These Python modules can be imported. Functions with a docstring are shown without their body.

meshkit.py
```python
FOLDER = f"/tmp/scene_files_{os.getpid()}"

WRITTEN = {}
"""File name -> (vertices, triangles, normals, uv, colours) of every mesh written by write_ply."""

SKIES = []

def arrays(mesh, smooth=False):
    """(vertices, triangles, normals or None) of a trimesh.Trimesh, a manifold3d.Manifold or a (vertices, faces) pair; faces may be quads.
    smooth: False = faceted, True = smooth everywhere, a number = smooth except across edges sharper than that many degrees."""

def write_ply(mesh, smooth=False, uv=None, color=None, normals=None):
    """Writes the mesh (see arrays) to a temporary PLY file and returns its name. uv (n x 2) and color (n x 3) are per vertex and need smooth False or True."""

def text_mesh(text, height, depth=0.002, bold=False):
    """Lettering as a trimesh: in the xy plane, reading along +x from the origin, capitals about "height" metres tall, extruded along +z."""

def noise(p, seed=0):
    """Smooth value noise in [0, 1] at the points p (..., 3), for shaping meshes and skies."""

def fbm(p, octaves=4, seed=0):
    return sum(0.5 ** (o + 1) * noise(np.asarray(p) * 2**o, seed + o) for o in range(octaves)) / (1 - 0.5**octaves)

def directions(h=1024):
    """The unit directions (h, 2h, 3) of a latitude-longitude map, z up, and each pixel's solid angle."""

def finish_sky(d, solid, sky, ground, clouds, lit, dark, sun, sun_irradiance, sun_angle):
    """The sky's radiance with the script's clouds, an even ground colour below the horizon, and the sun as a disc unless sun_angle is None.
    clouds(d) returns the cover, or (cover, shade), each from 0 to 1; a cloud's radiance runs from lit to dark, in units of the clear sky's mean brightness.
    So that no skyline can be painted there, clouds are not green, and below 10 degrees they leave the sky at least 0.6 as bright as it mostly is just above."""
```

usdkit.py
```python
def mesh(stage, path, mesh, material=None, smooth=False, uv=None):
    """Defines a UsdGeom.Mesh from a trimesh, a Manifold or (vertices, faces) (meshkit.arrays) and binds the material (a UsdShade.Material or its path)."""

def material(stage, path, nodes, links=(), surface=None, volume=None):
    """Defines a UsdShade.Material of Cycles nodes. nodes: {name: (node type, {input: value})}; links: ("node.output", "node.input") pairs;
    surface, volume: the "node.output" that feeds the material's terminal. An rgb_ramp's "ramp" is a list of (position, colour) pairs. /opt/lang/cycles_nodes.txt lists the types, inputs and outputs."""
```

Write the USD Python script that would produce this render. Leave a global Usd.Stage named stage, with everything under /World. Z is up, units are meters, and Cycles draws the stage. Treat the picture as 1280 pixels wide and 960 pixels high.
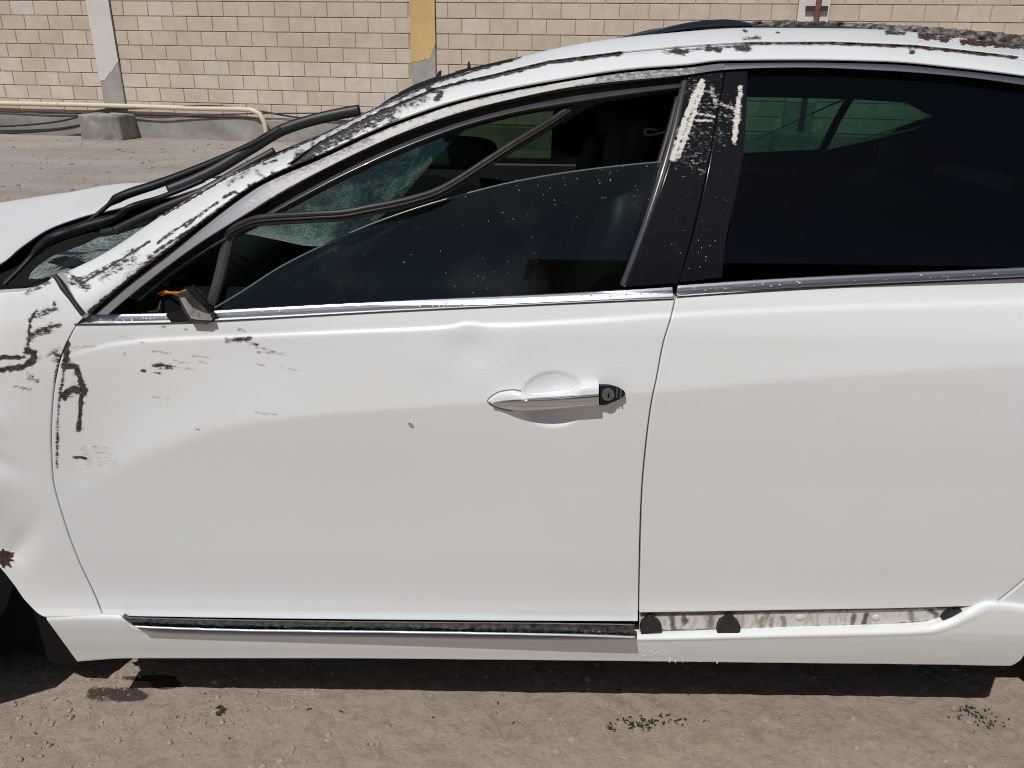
import math, random
import numpy as np, trimesh, usdkit, meshkit
from scipy.interpolate import PchipInterpolator
from shapely.geometry import Polygon, box as sbox
from pxr import Usd, UsdGeom, UsdShade, Sdf, Gf, Vt

stage = Usd.Stage.CreateInMemory()
UsdGeom.SetStageUpAxis(stage, UsdGeom.Tokens.z)
UsdGeom.SetStageMetersPerUnit(stage, 1.0)
UsdGeom.Xform.Define(stage, '/World')
random.seed(7)
RNG = np.random.default_rng(7)

# ------------------------------------------------------------------ camera
F = 1000.0                                   # focal length in photo pixels (1280 wide)
CAM = np.array([0.0, -1.25, 1.32])
PITCH, ROLL = math.radians(22.5), math.radians(0.8)
_w = np.array([0, math.cos(PITCH), -math.sin(PITCH)])
_u0 = np.array([0, math.sin(PITCH), math.cos(PITCH)])
_r0 = np.array([1.0, 0, 0])
_r = _r0 * math.cos(ROLL) + _u0 * math.sin(ROLL)
_u = -_r0 * math.sin(ROLL) + _u0 * math.cos(ROLL)
cam = UsdGeom.Camera.Define(stage, '/World/camera')
M = Gf.Matrix4d(*_r, 0, *_u, 0, *(-_w), 0, *CAM, 1)
cam.AddTransformOp().Set(M)
cam.CreateHorizontalApertureAttr(36.0)
cam.CreateVerticalApertureAttr(27.0)
cam.CreateFocalLengthAttr(36.0 * F / 1280)
cam.CreateClippingRangeAttr(Gf.Vec2f(0.02, 500))
cam.CreateExposureAttr(-0.58)

# ------------------------------------------------------------------ sky and sun
SUN = np.array([-0.055, -0.125, 0.215]); SUN = SUN / np.linalg.norm(SUN)
sky = UsdLux = None
from pxr import UsdLux
dome = UsdLux.DomeLight.Define(stage, '/World/sky')
dome.GetPrim().SetCustomDataByKey('kind', 'structure')
skym = usdkit.material(stage, '/World/Looks/sky_look', {
    'sky': ('sky_texture', {'sky_type': 'single_scattering', 'sun_disc': False, 'sun_elevation': float(math.asin(SUN[2])),
                            'sun_rotation': float(math.atan2(SUN[0], SUN[1])), 'aerosol_density': 1.6}),
    'bg': ('background_shader', {'strength': 0.05})}, [('sky.color', 'bg.color')], surface='bg.background')
UsdShade.MaterialBindingAPI.Apply(dome.GetPrim()).Bind(skym)
sun = UsdLux.DistantLight.Define(stage, '/World/sun')
sun.CreateIntensityAttr(1.25); sun.CreateAngleAttr(0.5); sun.CreateColorAttr(Gf.Vec3f(1.0, 0.97, 0.93))
sun.GetPrim().CreateAttribute('inputs:normalize', Sdf.ValueTypeNames.Bool).Set(True)
_z = SUN; _x = np.cross([0, 0, 1], _z); _x /= np.linalg.norm(_x); _y = np.cross(_z, _x)
sun.AddTransformOp().Set(Gf.Matrix4d(*_x, 0, *_y, 0, *_z, 0, 0, 0, 10, 1))

# ------------------------------------------------------------------ pixel helpers (used to survey where things stand)
def raydir(px, py):
    px, py = np.asarray(px, float)[..., None], np.asarray(py, float)[..., None]
    return _w + _r * ((px - 640) / F) + _u * ((480 - py) / F)
def Py(px, py, y):
    d = raydir(px, py); t = (np.asarray(y, float) - CAM[1]) / d[..., 1]
    return CAM + d * t[..., None]
def Pz(px, py, z):
    d = raydir(px, py); t = (np.asarray(z, float) - CAM[2]) / d[..., 2]
    return CAM + d * t[..., None]
def proj(p):
    q = np.asarray(p, float) - CAM
    Z = q @ _w
    return 640 + F * (q @ _r) / Z, 480 - F * (q @ _u) / Z

# ------------------------------------------------------------------ prim helpers
_taken = {}
def path_for(parent, name):
    base = (parent.GetPath().pathString if parent is not None else '/World') + '/' + name
    k = _taken.get(base, 0); _taken[base] = k + 1
    return base if k == 0 else '%s_%03d' % (base, k)
def tag(o, label=None, cat=None, group=None, kind=None):
    for k, v in (('label', label), ('category', cat), ('group', group), ('kind', kind)):
        if v: o.SetCustomDataByKey(k, v)
    return o
def thing(name, label, cat, base=(0, 0, 0), group=None):
    x = UsdGeom.Xform.Define(stage, path_for(None, name)); x.AddTranslateOp().Set(Gf.Vec3d(*map(float, base)))
    o = x.GetPrim(); _base[o.GetPath().pathString] = np.array(base, float)
    return tag(o, label, cat, group)
_base = {}
def base_of(parent):
    if parent is None: return np.zeros(3)
    p = parent.GetPath().pathString
    return _base['/'.join(p.split('/')[:3])] if '/'.join(p.split('/')[:3]) in _base else np.zeros(3)
def obj(name, mesh, mat, parent=None, smooth=True, attrs=None, label=None):
    if hasattr(mesh, 'vertices'): mesh = (np.array(mesh.vertices), np.array(mesh.faces))
    v, f = np.array(mesh[0], float) - base_of(parent), np.asarray(mesh[1], int)
    m = usdkit.mesh(stage, path_for(parent, name), (v, f), mat, smooth=smooth)
    for k, a in (attrs or {}).items():
        UsdGeom.PrimvarsAPI(m).CreatePrimvar(k, Sdf.ValueTypeNames.FloatArray, 'vertex').Set(Vt.FloatArray.FromNumpy(np.asarray(a, np.float32)))
    o = m.GetPrim()
    if label: tag(o, label)
    return o
def mcat(*ms):
    vs, fs, n = [], [], 0
    for m in ms:
        if hasattr(m, 'vertices'): m = (m.vertices, m.faces)
        f = np.asarray(m[1])
        if f.shape[1] == 4: f = np.vstack([f[:, [0, 1, 2]], f[:, [0, 2, 3]]])
        vs.append(np.asarray(m[0], float)); fs.append(f + n); n += len(m[0])
    return np.vstack(vs), np.vstack(fs)
def rbox(size, centre=(0, 0, 0), r=0.004, rot=None):
    """a box with chamfered edges"""
    import manifold3d as m3
    s = np.array(size) / 2; pts = []
    for sx in (-1, 1):
        for sy in (-1, 1):
            for sz in (-1, 1):
                c = np.array([sx, sy, sz]) * s
                for k in range(3):
                    q = c.copy()
                    for j in range(3):
                        if j != k: q[j] -= r * np.sign(q[j])
                    pts.append(q)
    h = m3.Manifold.hull_points(np.array(pts)); q = h.to_mesh()
    v = np.array(q.vert_properties[:, :3], float)
    if rot is not None: v = v @ np.asarray(rot).T
    return v + np.array(centre), np.array(q.tri_verts)
def rotz(a):
    c, s = math.cos(a), math.sin(a); return np.array([[c, -s, 0], [s, c, 0], [0, 0, 1.0]])
def spline(pts, n, closed=False):
    """smooth even resampling of a polyline of any dimension (monotone interpolation, no overshoot)"""
    p = np.array(pts, float)
    s = np.r_[0, np.cumsum(np.linalg.norm(np.diff(p[:, :2] if p.shape[1] == 2 else p, axis=0), axis=1))]
    t = np.linspace(0, s[-1], n)
    if len(p) == 2: return p[0] + (p[1] - p[0]) * (t / s[-1])[:, None]
    return np.stack([PchipInterpolator(s, p[:, k])(t) for k in range(p.shape[1])], 1)
def grid_faces(n, m, flip=False):
    """n rows x m columns of vertices"""
    i, j = np.meshgrid(np.arange(n - 1), np.arange(m - 1), indexing='ij')
    a = (i * m + j).ravel(); q = np.stack([a, a + 1, a + m + 1, a + m], 1)
    if flip: q = q[:, ::-1]
    return np.vstack([q[:, [0, 1, 2]], q[:, [0, 2, 3]]])
def tube(pts, r, n=10, caps=True, flat=1.0, updir=(0, 0, 1)):
    p = np.asarray(pts, float); r = np.broadcast_to(np.asarray(r, float), len(p))
    t = np.gradient(p, axis=0); t /= np.linalg.norm(t, axis=1, keepdims=True) + 1e-12
    up = np.array(updir, float)
    if np.abs(t @ up).min() > .95 or np.abs((p[-1]-p[0]) @ up) > .93 * np.linalg.norm(p[-1]-p[0]): up = np.array([1.0, 0, 0])
    a = np.cross(t, up); a /= np.linalg.norm(a, axis=1, keepdims=True) + 1e-9
    b = np.cross(a, t)
    th = np.linspace(0, 2 * np.pi, n, endpoint=False)
    v = p[:, None] + r[:, None, None] * (a[:, None] * np.cos(th)[None, :, None] + flat * b[:, None] * np.sin(th)[None, :, None])
    k = len(p); f = []
    for i in range(k - 1):
        for j in range(n):
            j2 = (j + 1) % n
            f += [(i * n + j, i * n + j2, (i + 1) * n + j2), (i * n + j, (i + 1) * n + j2, (i + 1) * n + j)]
    v = v.reshape(-1, 3)
    if caps:
        c0, c1 = len(v), len(v) + 1
        v = np.vstack([v, p[0], p[-1]])
        for j in range(n):
            j2 = (j + 1) % n
            f += [(c0, j2, j), (c1, (k - 1) * n + j, (k - 1) * n + j2)]
    return v, np.array(f)
def ellipsoid(c, r, sub=3):
    s = trimesh.creation.icosphere(subdivisions=sub); return np.array(s.vertices) * np.array(r) + np.array(c), np.array(s.faces)
def superbox(c, size, e=0.35, sub=4, rot=None):
    """a cushion-like rounded block"""
    s = trimesh.creation.icosphere(subdivisions=sub); v = np.array(s.vertices)
    v = np.sign(v) * np.abs(v) ** e; v = v / np.maximum(1, np.abs(v).max()) * np.array(size) / 2
    if rot is not None: v = v @ np.asarray(rot).T
    return v + np.array(c), np.array(s.faces)

# ------------------------------------------------------------------ materials
def mat(name, nodes, links, surface='p.BSDF'):
    return usdkit.material(stage, '/World/Looks/' + name, nodes, links, surface=surface)
def plain(name, col, rough=0.5, metallic=0.0, coat=0.0, spec=0.5, bump=0.0, bscale=60, vary=0.0, vscale=8):
    n = {'p': ('principled_bsdf', {'base_color': col, 'roughness': rough, 'metallic': metallic, 'coat_weight': coat, 'specular_ior_level': spec})}
    l = []
    if bump or vary:
        n['g'] = ('geometry', {})
    if bump:
        n['nz'] = ('noise_texture', {'scale': bscale, 'detail': 5.0, 'roughness': 0.6}); n['b'] = ('bump', {'strength': bump, 'distance': 0.004})
        l += [('g.position', 'nz.vector'), ('nz.fac', 'b.height'), ('b.normal', 'p.normal')]
    if vary:
        n['nv'] = ('noise_texture', {'scale': vscale, 'detail': 6.0, 'roughness': 0.65})
        c = np.array(col)
        n['rv'] = ('rgb_ramp', {'ramp': [(0.3, tuple(c * (1 - vary))), (0.7, tuple(np.minimum(c * (1 + vary), 1)))]})
        l += [('g.position', 'nv.vector'), ('nv.fac', 'rv.fac'), ('rv.color', 'p.base_color')]
    return mat(name, n, l)

def paint(name, base=(0.75, 0.782, 0.805), rough=0.32, coat=0.9, attrs=True, namp=2.3, soft=0.0, rustcol=((0.016, 0.009, 0.007), (0.085, 0.040, 0.027))):
    """white car paint with dust, and worn or rusty patches where the mesh carries wear and rust values"""
    n = {
        'g': ('geometry', {}), 'dn': ('noise_texture', {'scale': 1.4, 'detail': 5.0, 'roughness': 0.6}),
        'dr': ('rgb_ramp', {'ramp': [(0.35, base), (0.75, tuple(np.array(base) * np.array([0.985, 0.955, 0.91])))]}),
        'fs': ('noise_texture', {'scale': 420.0, 'detail': 2.0}), 'fr': ('rgb_ramp', {'ramp': [(0.70, (0, 0, 0)), (0.78, (1, 1, 1))]}),
        'dust': ('mix_color', {'b': (0.55, 0.50, 0.43)}), 'dmul': ('math', {'math_type': 'multiply', 'value2': 0.18}),
        'p': ('principled_bsdf', {'roughness': rough, 'coat_weight': coat, 'coat_roughness': 0.08, 'specular_ior_level': 0.45}),
    }
    l = [('g.position', 'dn.vector'), ('g.position', 'fs.vector'), ('dn.fac', 'dr.fac'), ('fs.fac', 'fr.fac'), ('fr.color', 'dmul.value1'),
         ('dmul.value', 'dust.fac'), ('dr.color', 'dust.a')]
    last = 'dust.result'
    if attrs:
        n.update({
            'aw': ('attribute', {'attribute': 'wear'}), 'ar': ('attribute', {'attribute': 'rust'}),
            'sv': ('mapping', {'scale': (90, 90, 260), 'rotation': (0.0, 0.35, 0.0)}),
            'n1': ('noise_texture', {'scale': 1.0, 'detail': 6.0, 'roughness': 0.7}),
            'nm': ('math', {'math_type': 'multiply_add', 'value2': namp, 'value3': -namp / 2}),
            'wa': ('math', {'math_type': 'add'}), 'wr': ('map_range', {'from_min': 0.40 - soft, 'from_max': 0.64 + soft, 'clamp': True}),
            'wz': ('math', {'math_type': 'greater_than', 'value2': 0.03}), 'wm': ('math', {'math_type': 'multiply'}),
            'ra': ('math', {'math_type': 'add'}), 'rr': ('map_range', {'from_min': 0.46 - soft, 'from_max': 0.56 + soft, 'clamp': True}),
            'rz': ('math', {'math_type': 'greater_than', 'value2': 0.03}), 'rm': ('math', {'math_type': 'multiply'}),
            'wc': ('rgb_ramp', {'ramp': [(0.35, (0.016, 0.014, 0.013)), (0.60, (0.06, 0.055, 0.05)), (0.78, (0.22, 0.21, 0.20))]}),
            'rc': ('rgb_ramp', {'ramp': [(0.35, rustcol[0]), (0.65, rustcol[1])]}),
            'n2': ('noise_texture', {'scale': 160.0, 'detail': 4.0}),
            'fr1': ('map_range', {'from_min': 0.02, 'from_max': 0.50, 'to_max': 0.62, 'clamp': True}), 'fz': ('math', {'math_type': 'multiply'}), 'fm': ('mix_color', {'b': (0.30, 0.285, 0.27)}),
            'mw': ('mix_color', {}), 'mr': ('mix_color', {}),
            'mx': ('math', {'math_type': 'maximum'}), 'inv': ('math', {'math_type': 'subtract', 'value1': 1.0}),
            'cm': ('math', {'math_type': 'multiply', 'value2': coat}), 'rg': ('map_range', {'to_min': rough, 'to_max': 0.75}),
            'bp': ('bump', {'strength': 0.35, 'distance': 0.0006, 'invert': True}),
        })
        l += [('g.position', 'sv.vector'), ('sv.vector', 'n1.vector'), ('g.position', 'n2.vector'), ('n1.fac', 'nm.value1'),
              ('aw.fac', 'wa.value1'), ('nm.value', 'wa.value2'), ('wa.value', 'wr.value'), ('aw.fac', 'wz.value1'), ('wr.result', 'wm.value1'), ('wz.value', 'wm.value2'),
              ('ar.fac', 'ra.value1'), ('nm.value', 'ra.value2'), ('ra.value', 'rr.value'), ('ar.fac', 'rz.value1'), ('rr.result', 'rm.value1'), ('rz.value', 'rm.value2'),
              ('n2.fac', 'wc.fac'), ('n2.fac', 'rc.fac'), ('wa.value', 'fr1.value'), ('fr1.result', 'fz.value1'), ('wz.value', 'fz.value2'), ('fz.value', 'fm.fac'), (last, 'fm.a'), ('fm.result', 'mw.a'), ('wc.color', 'mw.b'), ('wm.value', 'mw.fac'),
              ('mw.result', 'mr.a'), ('rc.color', 'mr.b'), ('rm.value', 'mr.fac'),
              ('wm.value', 'mx.value1'), ('rm.value', 'mx.value2'), ('mx.value', 'inv.value2'), ('inv.value', 'cm.value1'), ('cm.value', 'p.coat_weight'),
              ('mx.value', 'rg.value'), ('rg.result', 'p.roughness'), ('mx.value', 'bp.height'), ('bp.normal', 'p.normal')]
        last = 'mr.result'
    l.append((last, 'p.base_color'))
    return mat(name, n, l)

def glass(name, tint, refl=1.0, rough=0.0, ior=1.5, specks=True, tone=(1, 1, 1)):
    n = {'t': ('transparent_bsdf', {'color': tint}), 'gl': ('glossy_bsdf', {'color': tone, 'roughness': rough}),
         'fr': ('fresnel', {'IOR': ior}), 'm': ('mix_closure', {})}
    l = [('fr.fac', 'm.fac'), ('t.BSDF', 'm.closure1'), ('gl.BSDF', 'm.closure2')]
    out = 'm.closure'
    if specks:
        n.update({'g': ('geometry', {}), 'v': ('voronoi_texture', {'scale': 75.0, 'feature': 'f1'}), 'vl': ('math', {'math_type': 'less_than', 'value2': 0.085}),
                  'nz': ('noise_texture', {'scale': 6.0, 'detail': 4.0}), 'nr': ('map_range', {'from_min': 0.5, 'from_max': 0.68, 'clamp': True}),
                  'dm': ('math', {'math_type': 'multiply'}), 'd': ('diffuse_bsdf', {'color': (0.5, 0.48, 0.44)}), 'ds': ('math', {'math_type': 'multiply', 'value2': 0.45}),
                  'haze': ('math', {'math_type': 'multiply_add', 'value2': 0.02, 'value3': 0.003}), 'mx': ('math', {'math_type': 'maximum'}), 'm2': ('mix_closure', {})})
        l += [('g.position', 'v.vector'), ('g.position', 'nz.vector'), ('v.distance', 'vl.value1'), ('nz.fac', 'nr.value'), ('vl.value', 'dm.value1'), ('nr.result', 'dm.value2'),
              ('dm.value', 'ds.value1'), ('nr.result', 'haze.value1'), ('ds.value', 'mx.value1'), ('haze.value', 'mx.value2'), ('mx.value', 'm2.fac'), (out, 'm2.closure1'), ('d.BSDF', 'm2.closure2')]
        out = 'm2.closure'
    return mat(name, n, l, surface=out)

M_paint = paint('white_paint')
M_bonnet = paint('bonnet_paint', rough=.5, coat=.15, attrs=False)
M_paint_plain = paint('white_paint_plain', attrs=False)
M_dark = plain('dark_plastic', (0.010, 0.010, 0.012), 0.5, spec=0.3, bump=0.15, bscale=300)
M_void = plain('dark_cavity', (0.008, 0.008, 0.008), 0.9, spec=0.1)
M_cowl = plain('cowl_plastic', (0.010, 0.010, 0.011), 0.7, spec=0.2)
M_rubber = plain('black_rubber', (0.016, 0.016, 0.016), 0.5)
M_rubber_dusty = plain('dusty_rubber', (0.020, 0.019, 0.018), 0.5, vary=0.4, vscale=40)
M_channel = plain('frame_channel', (0.055, 0.056, 0.06), 0.28, coat=0.4, vary=0.25, vscale=20)
M_chrome = plain('chrome', (0.62, 0.63, 0.66), 0.10, metallic=1.0, bump=0.02, bscale=90)
M_satin = plain('satin_trim', (0.46, 0.46, 0.52), 0.38, metallic=1.0, bump=0.03, bscale=120)
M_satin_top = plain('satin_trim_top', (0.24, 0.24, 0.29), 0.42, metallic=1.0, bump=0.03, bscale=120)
M_lip = plain('bright_lip', (0.62, 0.63, 0.64), 0.25, metallic=0.3)
M_garnish = plain('dusty_chrome', (0.15, 0.155, 0.165), 0.13, metallic=1.0, bump=0.6, bscale=140, vary=.85, vscale=90)
M_piano = None
M_glass_side = glass('tinted_glass', (0.16, 0.22, 0.23), ior=1.62, tone=(0.72, 0.92, 1.0))
M_glass_rear = glass('dark_tinted_glass', (0.13, 0.16, 0.155), ior=1.5, specks=False)
M_glass_far = glass('green_glass', (0.62, 0.95, 0.80), specks=False)
M_glass_far_front = glass('grey_green_glass', (0.24, 0.32, 0.24), specks=False)
M_seat = plain('seat_leather', (0.008, 0.008, 0.008), 0.5, bump=0.1, bscale=200)
M_headliner = plain('headliner', (0.02, 0.02, 0.02), 0.9)
M_wire = plain('orange_wire', (0.55, 0.20, 0.02), 0.45)
M_grey = plain('grey_plastic', (0.10, 0.10, 0.10), 0.5)
M_tyre = plain('tyre_rubber', (0.008, 0.008, 0.008), 0.9, spec=0.08, bump=0.3, bscale=80)
M_rim = plain('alloy', (0.35, 0.35, 0.36), 0.35, metallic=1.0)

def scuffed(name, base, scratch_col, rough, thresh=0.52, scale=(130, 130, 260), metallic=0.0, coat=0.3, attr='wear', rot=(0, 0.0, 0), scr_metal=0.0, spec=0.5):
    """a glossy surface with a scuff field: the wear value of the mesh decides where scratches show"""
    n = {'g': ('geometry', {}), 'mp': ('mapping', {'scale': scale, 'rotation': rot}), 'nz': ('noise_texture', {'scale': 1.0, 'detail': 7.0, 'roughness': 0.7}),
         'a': ('attribute', {'attribute': attr}), 'nm': ('math', {'math_type': 'multiply_add', 'value2': 2.0, 'value3': -1.0}), 'ad': ('math', {'math_type': 'add'}),
         'mr': ('map_range', {'from_min': thresh - 0.22, 'from_max': thresh + 0.22, 'clamp': True}), 'mc': ('mix_color', {'a': base, 'b': scratch_col}),
         'rg': ('map_range', {'to_min': rough, 'to_max': 0.7}), 'mm': ('map_range', {'to_min': metallic, 'to_max': scr_metal}),
         'inv': ('math', {'math_type': 'multiply_add', 'value2': -coat, 'value3': coat}),
         'p': ('principled_bsdf', {'coat_roughness': 0.05, 'specular_ior_level': spec})}
    l = [('g.position', 'mp.vector'), ('mp.vector', 'nz.vector'), ('nz.fac', 'nm.value1'), ('a.fac', 'ad.value1'), ('nm.value', 'ad.value2'), ('ad.value', 'mr.value'),
         ('mr.result', 'mc.fac'), ('mc.result', 'p.base_color'), ('mr.result', 'rg.value'), ('rg.result', 'p.roughness'), ('mr.result', 'mm.value'), ('mm.result', 'p.metallic'),
         ('mr.result', 'inv.value1'), ('inv.value', 'p.coat_weight')]
    return mat(name, n, l)
M_piano = scuffed('gloss_black_cover', (0.010, 0.010, 0.013), (0.62, 0.60, 0.56), 0.12, coat=0.0, spec=0.22)
M_mould = scuffed('scuffed_moulding', (0.20, 0.20, 0.225), (0.55, 0.54, 0.52), 0.48, metallic=0.4, coat=0.0, scale=(110, 110, 260), scr_metal=0.25)

def cracked(name):
    n = {'g': ('geometry', {}), 'wn': ('noise_texture', {'scale': 9.0, 'detail': 4.0}), 'wm': ('mix_color', {'fac': 0.14}),
         'v1': ('voronoi_texture', {'scale': 40.0, 'feature': 'distance_to_edge'}), 'v2': ('voronoi_texture', {'scale': 135.0, 'feature': 'distance_to_edge'}),
         'l1': ('map_range', {'from_min': 0.0, 'from_max': 0.10, 'to_min': 1.0, 'to_max': 0.0, 'clamp': True}),
         'l2': ('map_range', {'from_min': 0.0, 'from_max': 0.20, 'to_min': 0.9, 'to_max': 0.0, 'clamp': True}),
         'cl': ('noise_texture', {'scale': 9.0, 'detail': 4.0}), 'cr': ('map_range', {'from_min': 0.46, 'from_max': 0.68, 'to_max': 0.8, 'clamp': True}), 'cp': ('math', {'math_type': 'multiply_add', 'value2': 1.0, 'value3': 0.08}), 'm11': ('math', {'math_type': 'multiply'}), 'frs': ('math', {'math_type': 'multiply', 'value2': 0.5}), 'm12': ('math', {'math_type': 'multiply'}),
         'mx': ('math', {'math_type': 'maximum'}), 'hz': ('math', {'math_type': 'multiply_add', 'value2': 0.24, 'value3': 0.01}), 'mx2': ('math', {'math_type': 'maximum'}),
         't': ('transparent_bsdf', {'color': (0.42, 0.62, 0.52)}), 'gl': ('glossy_bsdf', {'roughness': 0.08}), 'fr': ('fresnel', {'IOR': 1.5}), 'ms': ('mix_closure', {}),
         'ca': ('attribute', {'attribute': 'craze'}), 'cad': ('math', {'math_type': 'add', 'use_clamp': True}), 'd': ('diffuse_bsdf', {'color': (0.58, 0.70, 0.64)}), 'tr': ('translucent_bsdf', {'color': (0.45, 0.6, 0.52)}), 'dt': ('mix_closure', {'fac': 0.5}), 'out': ('mix_closure', {})}
    l = [('g.position', 'wn.vector'), ('g.position', 'wm.a'), ('wn.color', 'wm.b'), ('wm.result', 'v1.vector'), ('wm.result', 'v2.vector'), ('v1.distance', 'l1.value'), ('v2.distance', 'l2.value'),
         ('g.position', 'cl.vector'), ('cl.fac', 'cr.value'), ('l2.result', 'm12.value1'), ('cr.result', 'cad.value1'), ('ca.fac', 'cad.value2'), ('cad.value', 'm12.value2'), ('cad.value', 'cp.value1'), ('cp.value', 'm11.value2'), ('l1.result', 'm11.value1'), ('m11.value', 'mx.value1'), ('fr.fac', 'frs.value1'), ('m12.value', 'mx.value2'),
         ('cad.value', 'hz.value1'), ('mx.value', 'mx2.value1'), ('hz.value', 'mx2.value2'),
         ('frs.value', 'ms.fac'), ('t.BSDF', 'ms.closure1'), ('gl.BSDF', 'ms.closure2'), ('d.BSDF', 'dt.closure1'), ('tr.BSDF', 'dt.closure2'),
         ('mx2.value', 'out.fac'), ('ms.closure', 'out.closure1'), ('dt.closure', 'out.closure2')]
    return mat(name, n, l, surface='out.closure')
M_crack = cracked('shattered_glass')

# ------------------------------------------------------------------ the ground
def ground_look():
    n = {'g': ('geometry', {}), 'n1': ('noise_texture', {'scale': 0.55, 'detail': 7.0, 'roughness': 0.62}), 'n2': ('noise_texture', {'scale': 11.0, 'detail': 8.0, 'roughness': 0.7}),
         'n3': ('noise_texture', {'scale': 75.0, 'detail': 7.0, 'roughness': 0.75}),
         'mp': ('mapping', {'scale': (0.45, 1.25, 1.0)}), 'n4': ('noise_texture', {'scale': 1.0, 'detail': 5.0, 'roughness': 0.6}),
         'r1': ('rgb_ramp', {'ramp': [(0.30, (0.31, 0.252, 0.203)), (0.55, (0.39, 0.32, 0.262)), (0.75, (0.47, 0.392, 0.328))]}),
         'sep': ('separate_xyz', {}), 'far': ('map_range', {'from_min': 2.0, 'from_max': 7.5, 'clamp': True}),
         'r4': ('rgb_ramp', {'ramp': [(0.32, (0.33, 0.275, 0.23)), (0.50, (0.375, 0.338, 0.305)), (0.70, (0.42, 0.395, 0.37))]}), 'mf': ('mix_color', {}),
         'r2': ('rgb_ramp', {'ramp': [(0.25, (0.75, 0.73, 0.71)), (0.5, (1, 1, 1)), (0.8, (1.0, 1.0, 1.0))]}), 'm2': ('mix_color', {'blend_type': 'multiply', 'fac': 0.8}),
         'r3': ('rgb_ramp', {'ramp': [(0.25, (0.55, 0.53, 0.5)), (0.5, (0.95, 0.95, 0.95)), (0.72, (1, 1, 1))]}), 'm3': ('mix_color', {'blend_type': 'multiply', 'fac': 0.9}),
         'as': ('attribute', {'attribute': 'stain'}), 'sm': ('math', {'math_type': 'multiply_add', 'value2': 1.2, 'value3': -0.6}), 'sa': ('math', {'math_type': 'add'}),
         'sr': ('map_range', {'from_min': 0.45, 'from_max': 0.55, 'to_max': 0.85, 'clamp': True}), 'sz': ('math', {'math_type': 'greater_than', 'value2': 0.03}), 'sx': ('math', {'math_type': 'multiply'}),
         'ms': ('mix_color', {'b': (0.022, 0.016, 0.012)}),
         'bm': ('math', {'math_type': 'multiply_add', 'value2': 0.5}), 'b': ('bump', {'strength': 0.9, 'distance': 0.012}),
         'p': ('principled_bsdf', {'roughness': 0.92, 'specular_ior_level': 0.15})}
    l = [('g.position', 'n1.vector'), ('g.position', 'n2.vector'), ('g.position', 'n3.vector'), ('g.position', 'mp.vector'), ('mp.vector', 'n4.vector'), ('g.position', 'sep.vector'),
         ('n1.fac', 'r1.fac'), ('sep.y', 'far.value'), ('n4.fac', 'r4.fac'), ('far.result', 'mf.fac'), ('r1.color', 'mf.a'), ('r4.color', 'mf.b'),
         ('n2.fac', 'r2.fac'), ('mf.result', 'm2.a'), ('r2.color', 'm2.b'), ('n3.fac', 'r3.fac'), ('m2.result', 'm3.a'), ('r3.color', 'm3.b'),
         ('as.fac', 'sa.value1'), ('n2.fac', 'sm.value1'), ('sm.value', 'sa.value2'), ('sa.value', 'sr.value'), ('as.fac', 'sz.value1'), ('sr.result', 'sx.value1'), ('sz.value', 'sx.value2'),
         ('sx.value', 'ms.fac'), ('m3.result', 'ms.a'), ('ms.result', 'p.base_color'),
         ('n3.fac', 'bm.value1'), ('n2.fac', 'bm.value3'), ('bm.value', 'b.height'), ('b.normal', 'p.normal')]
    return mat('dirt_look', n, l)
M_dirt = ground_look()
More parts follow.
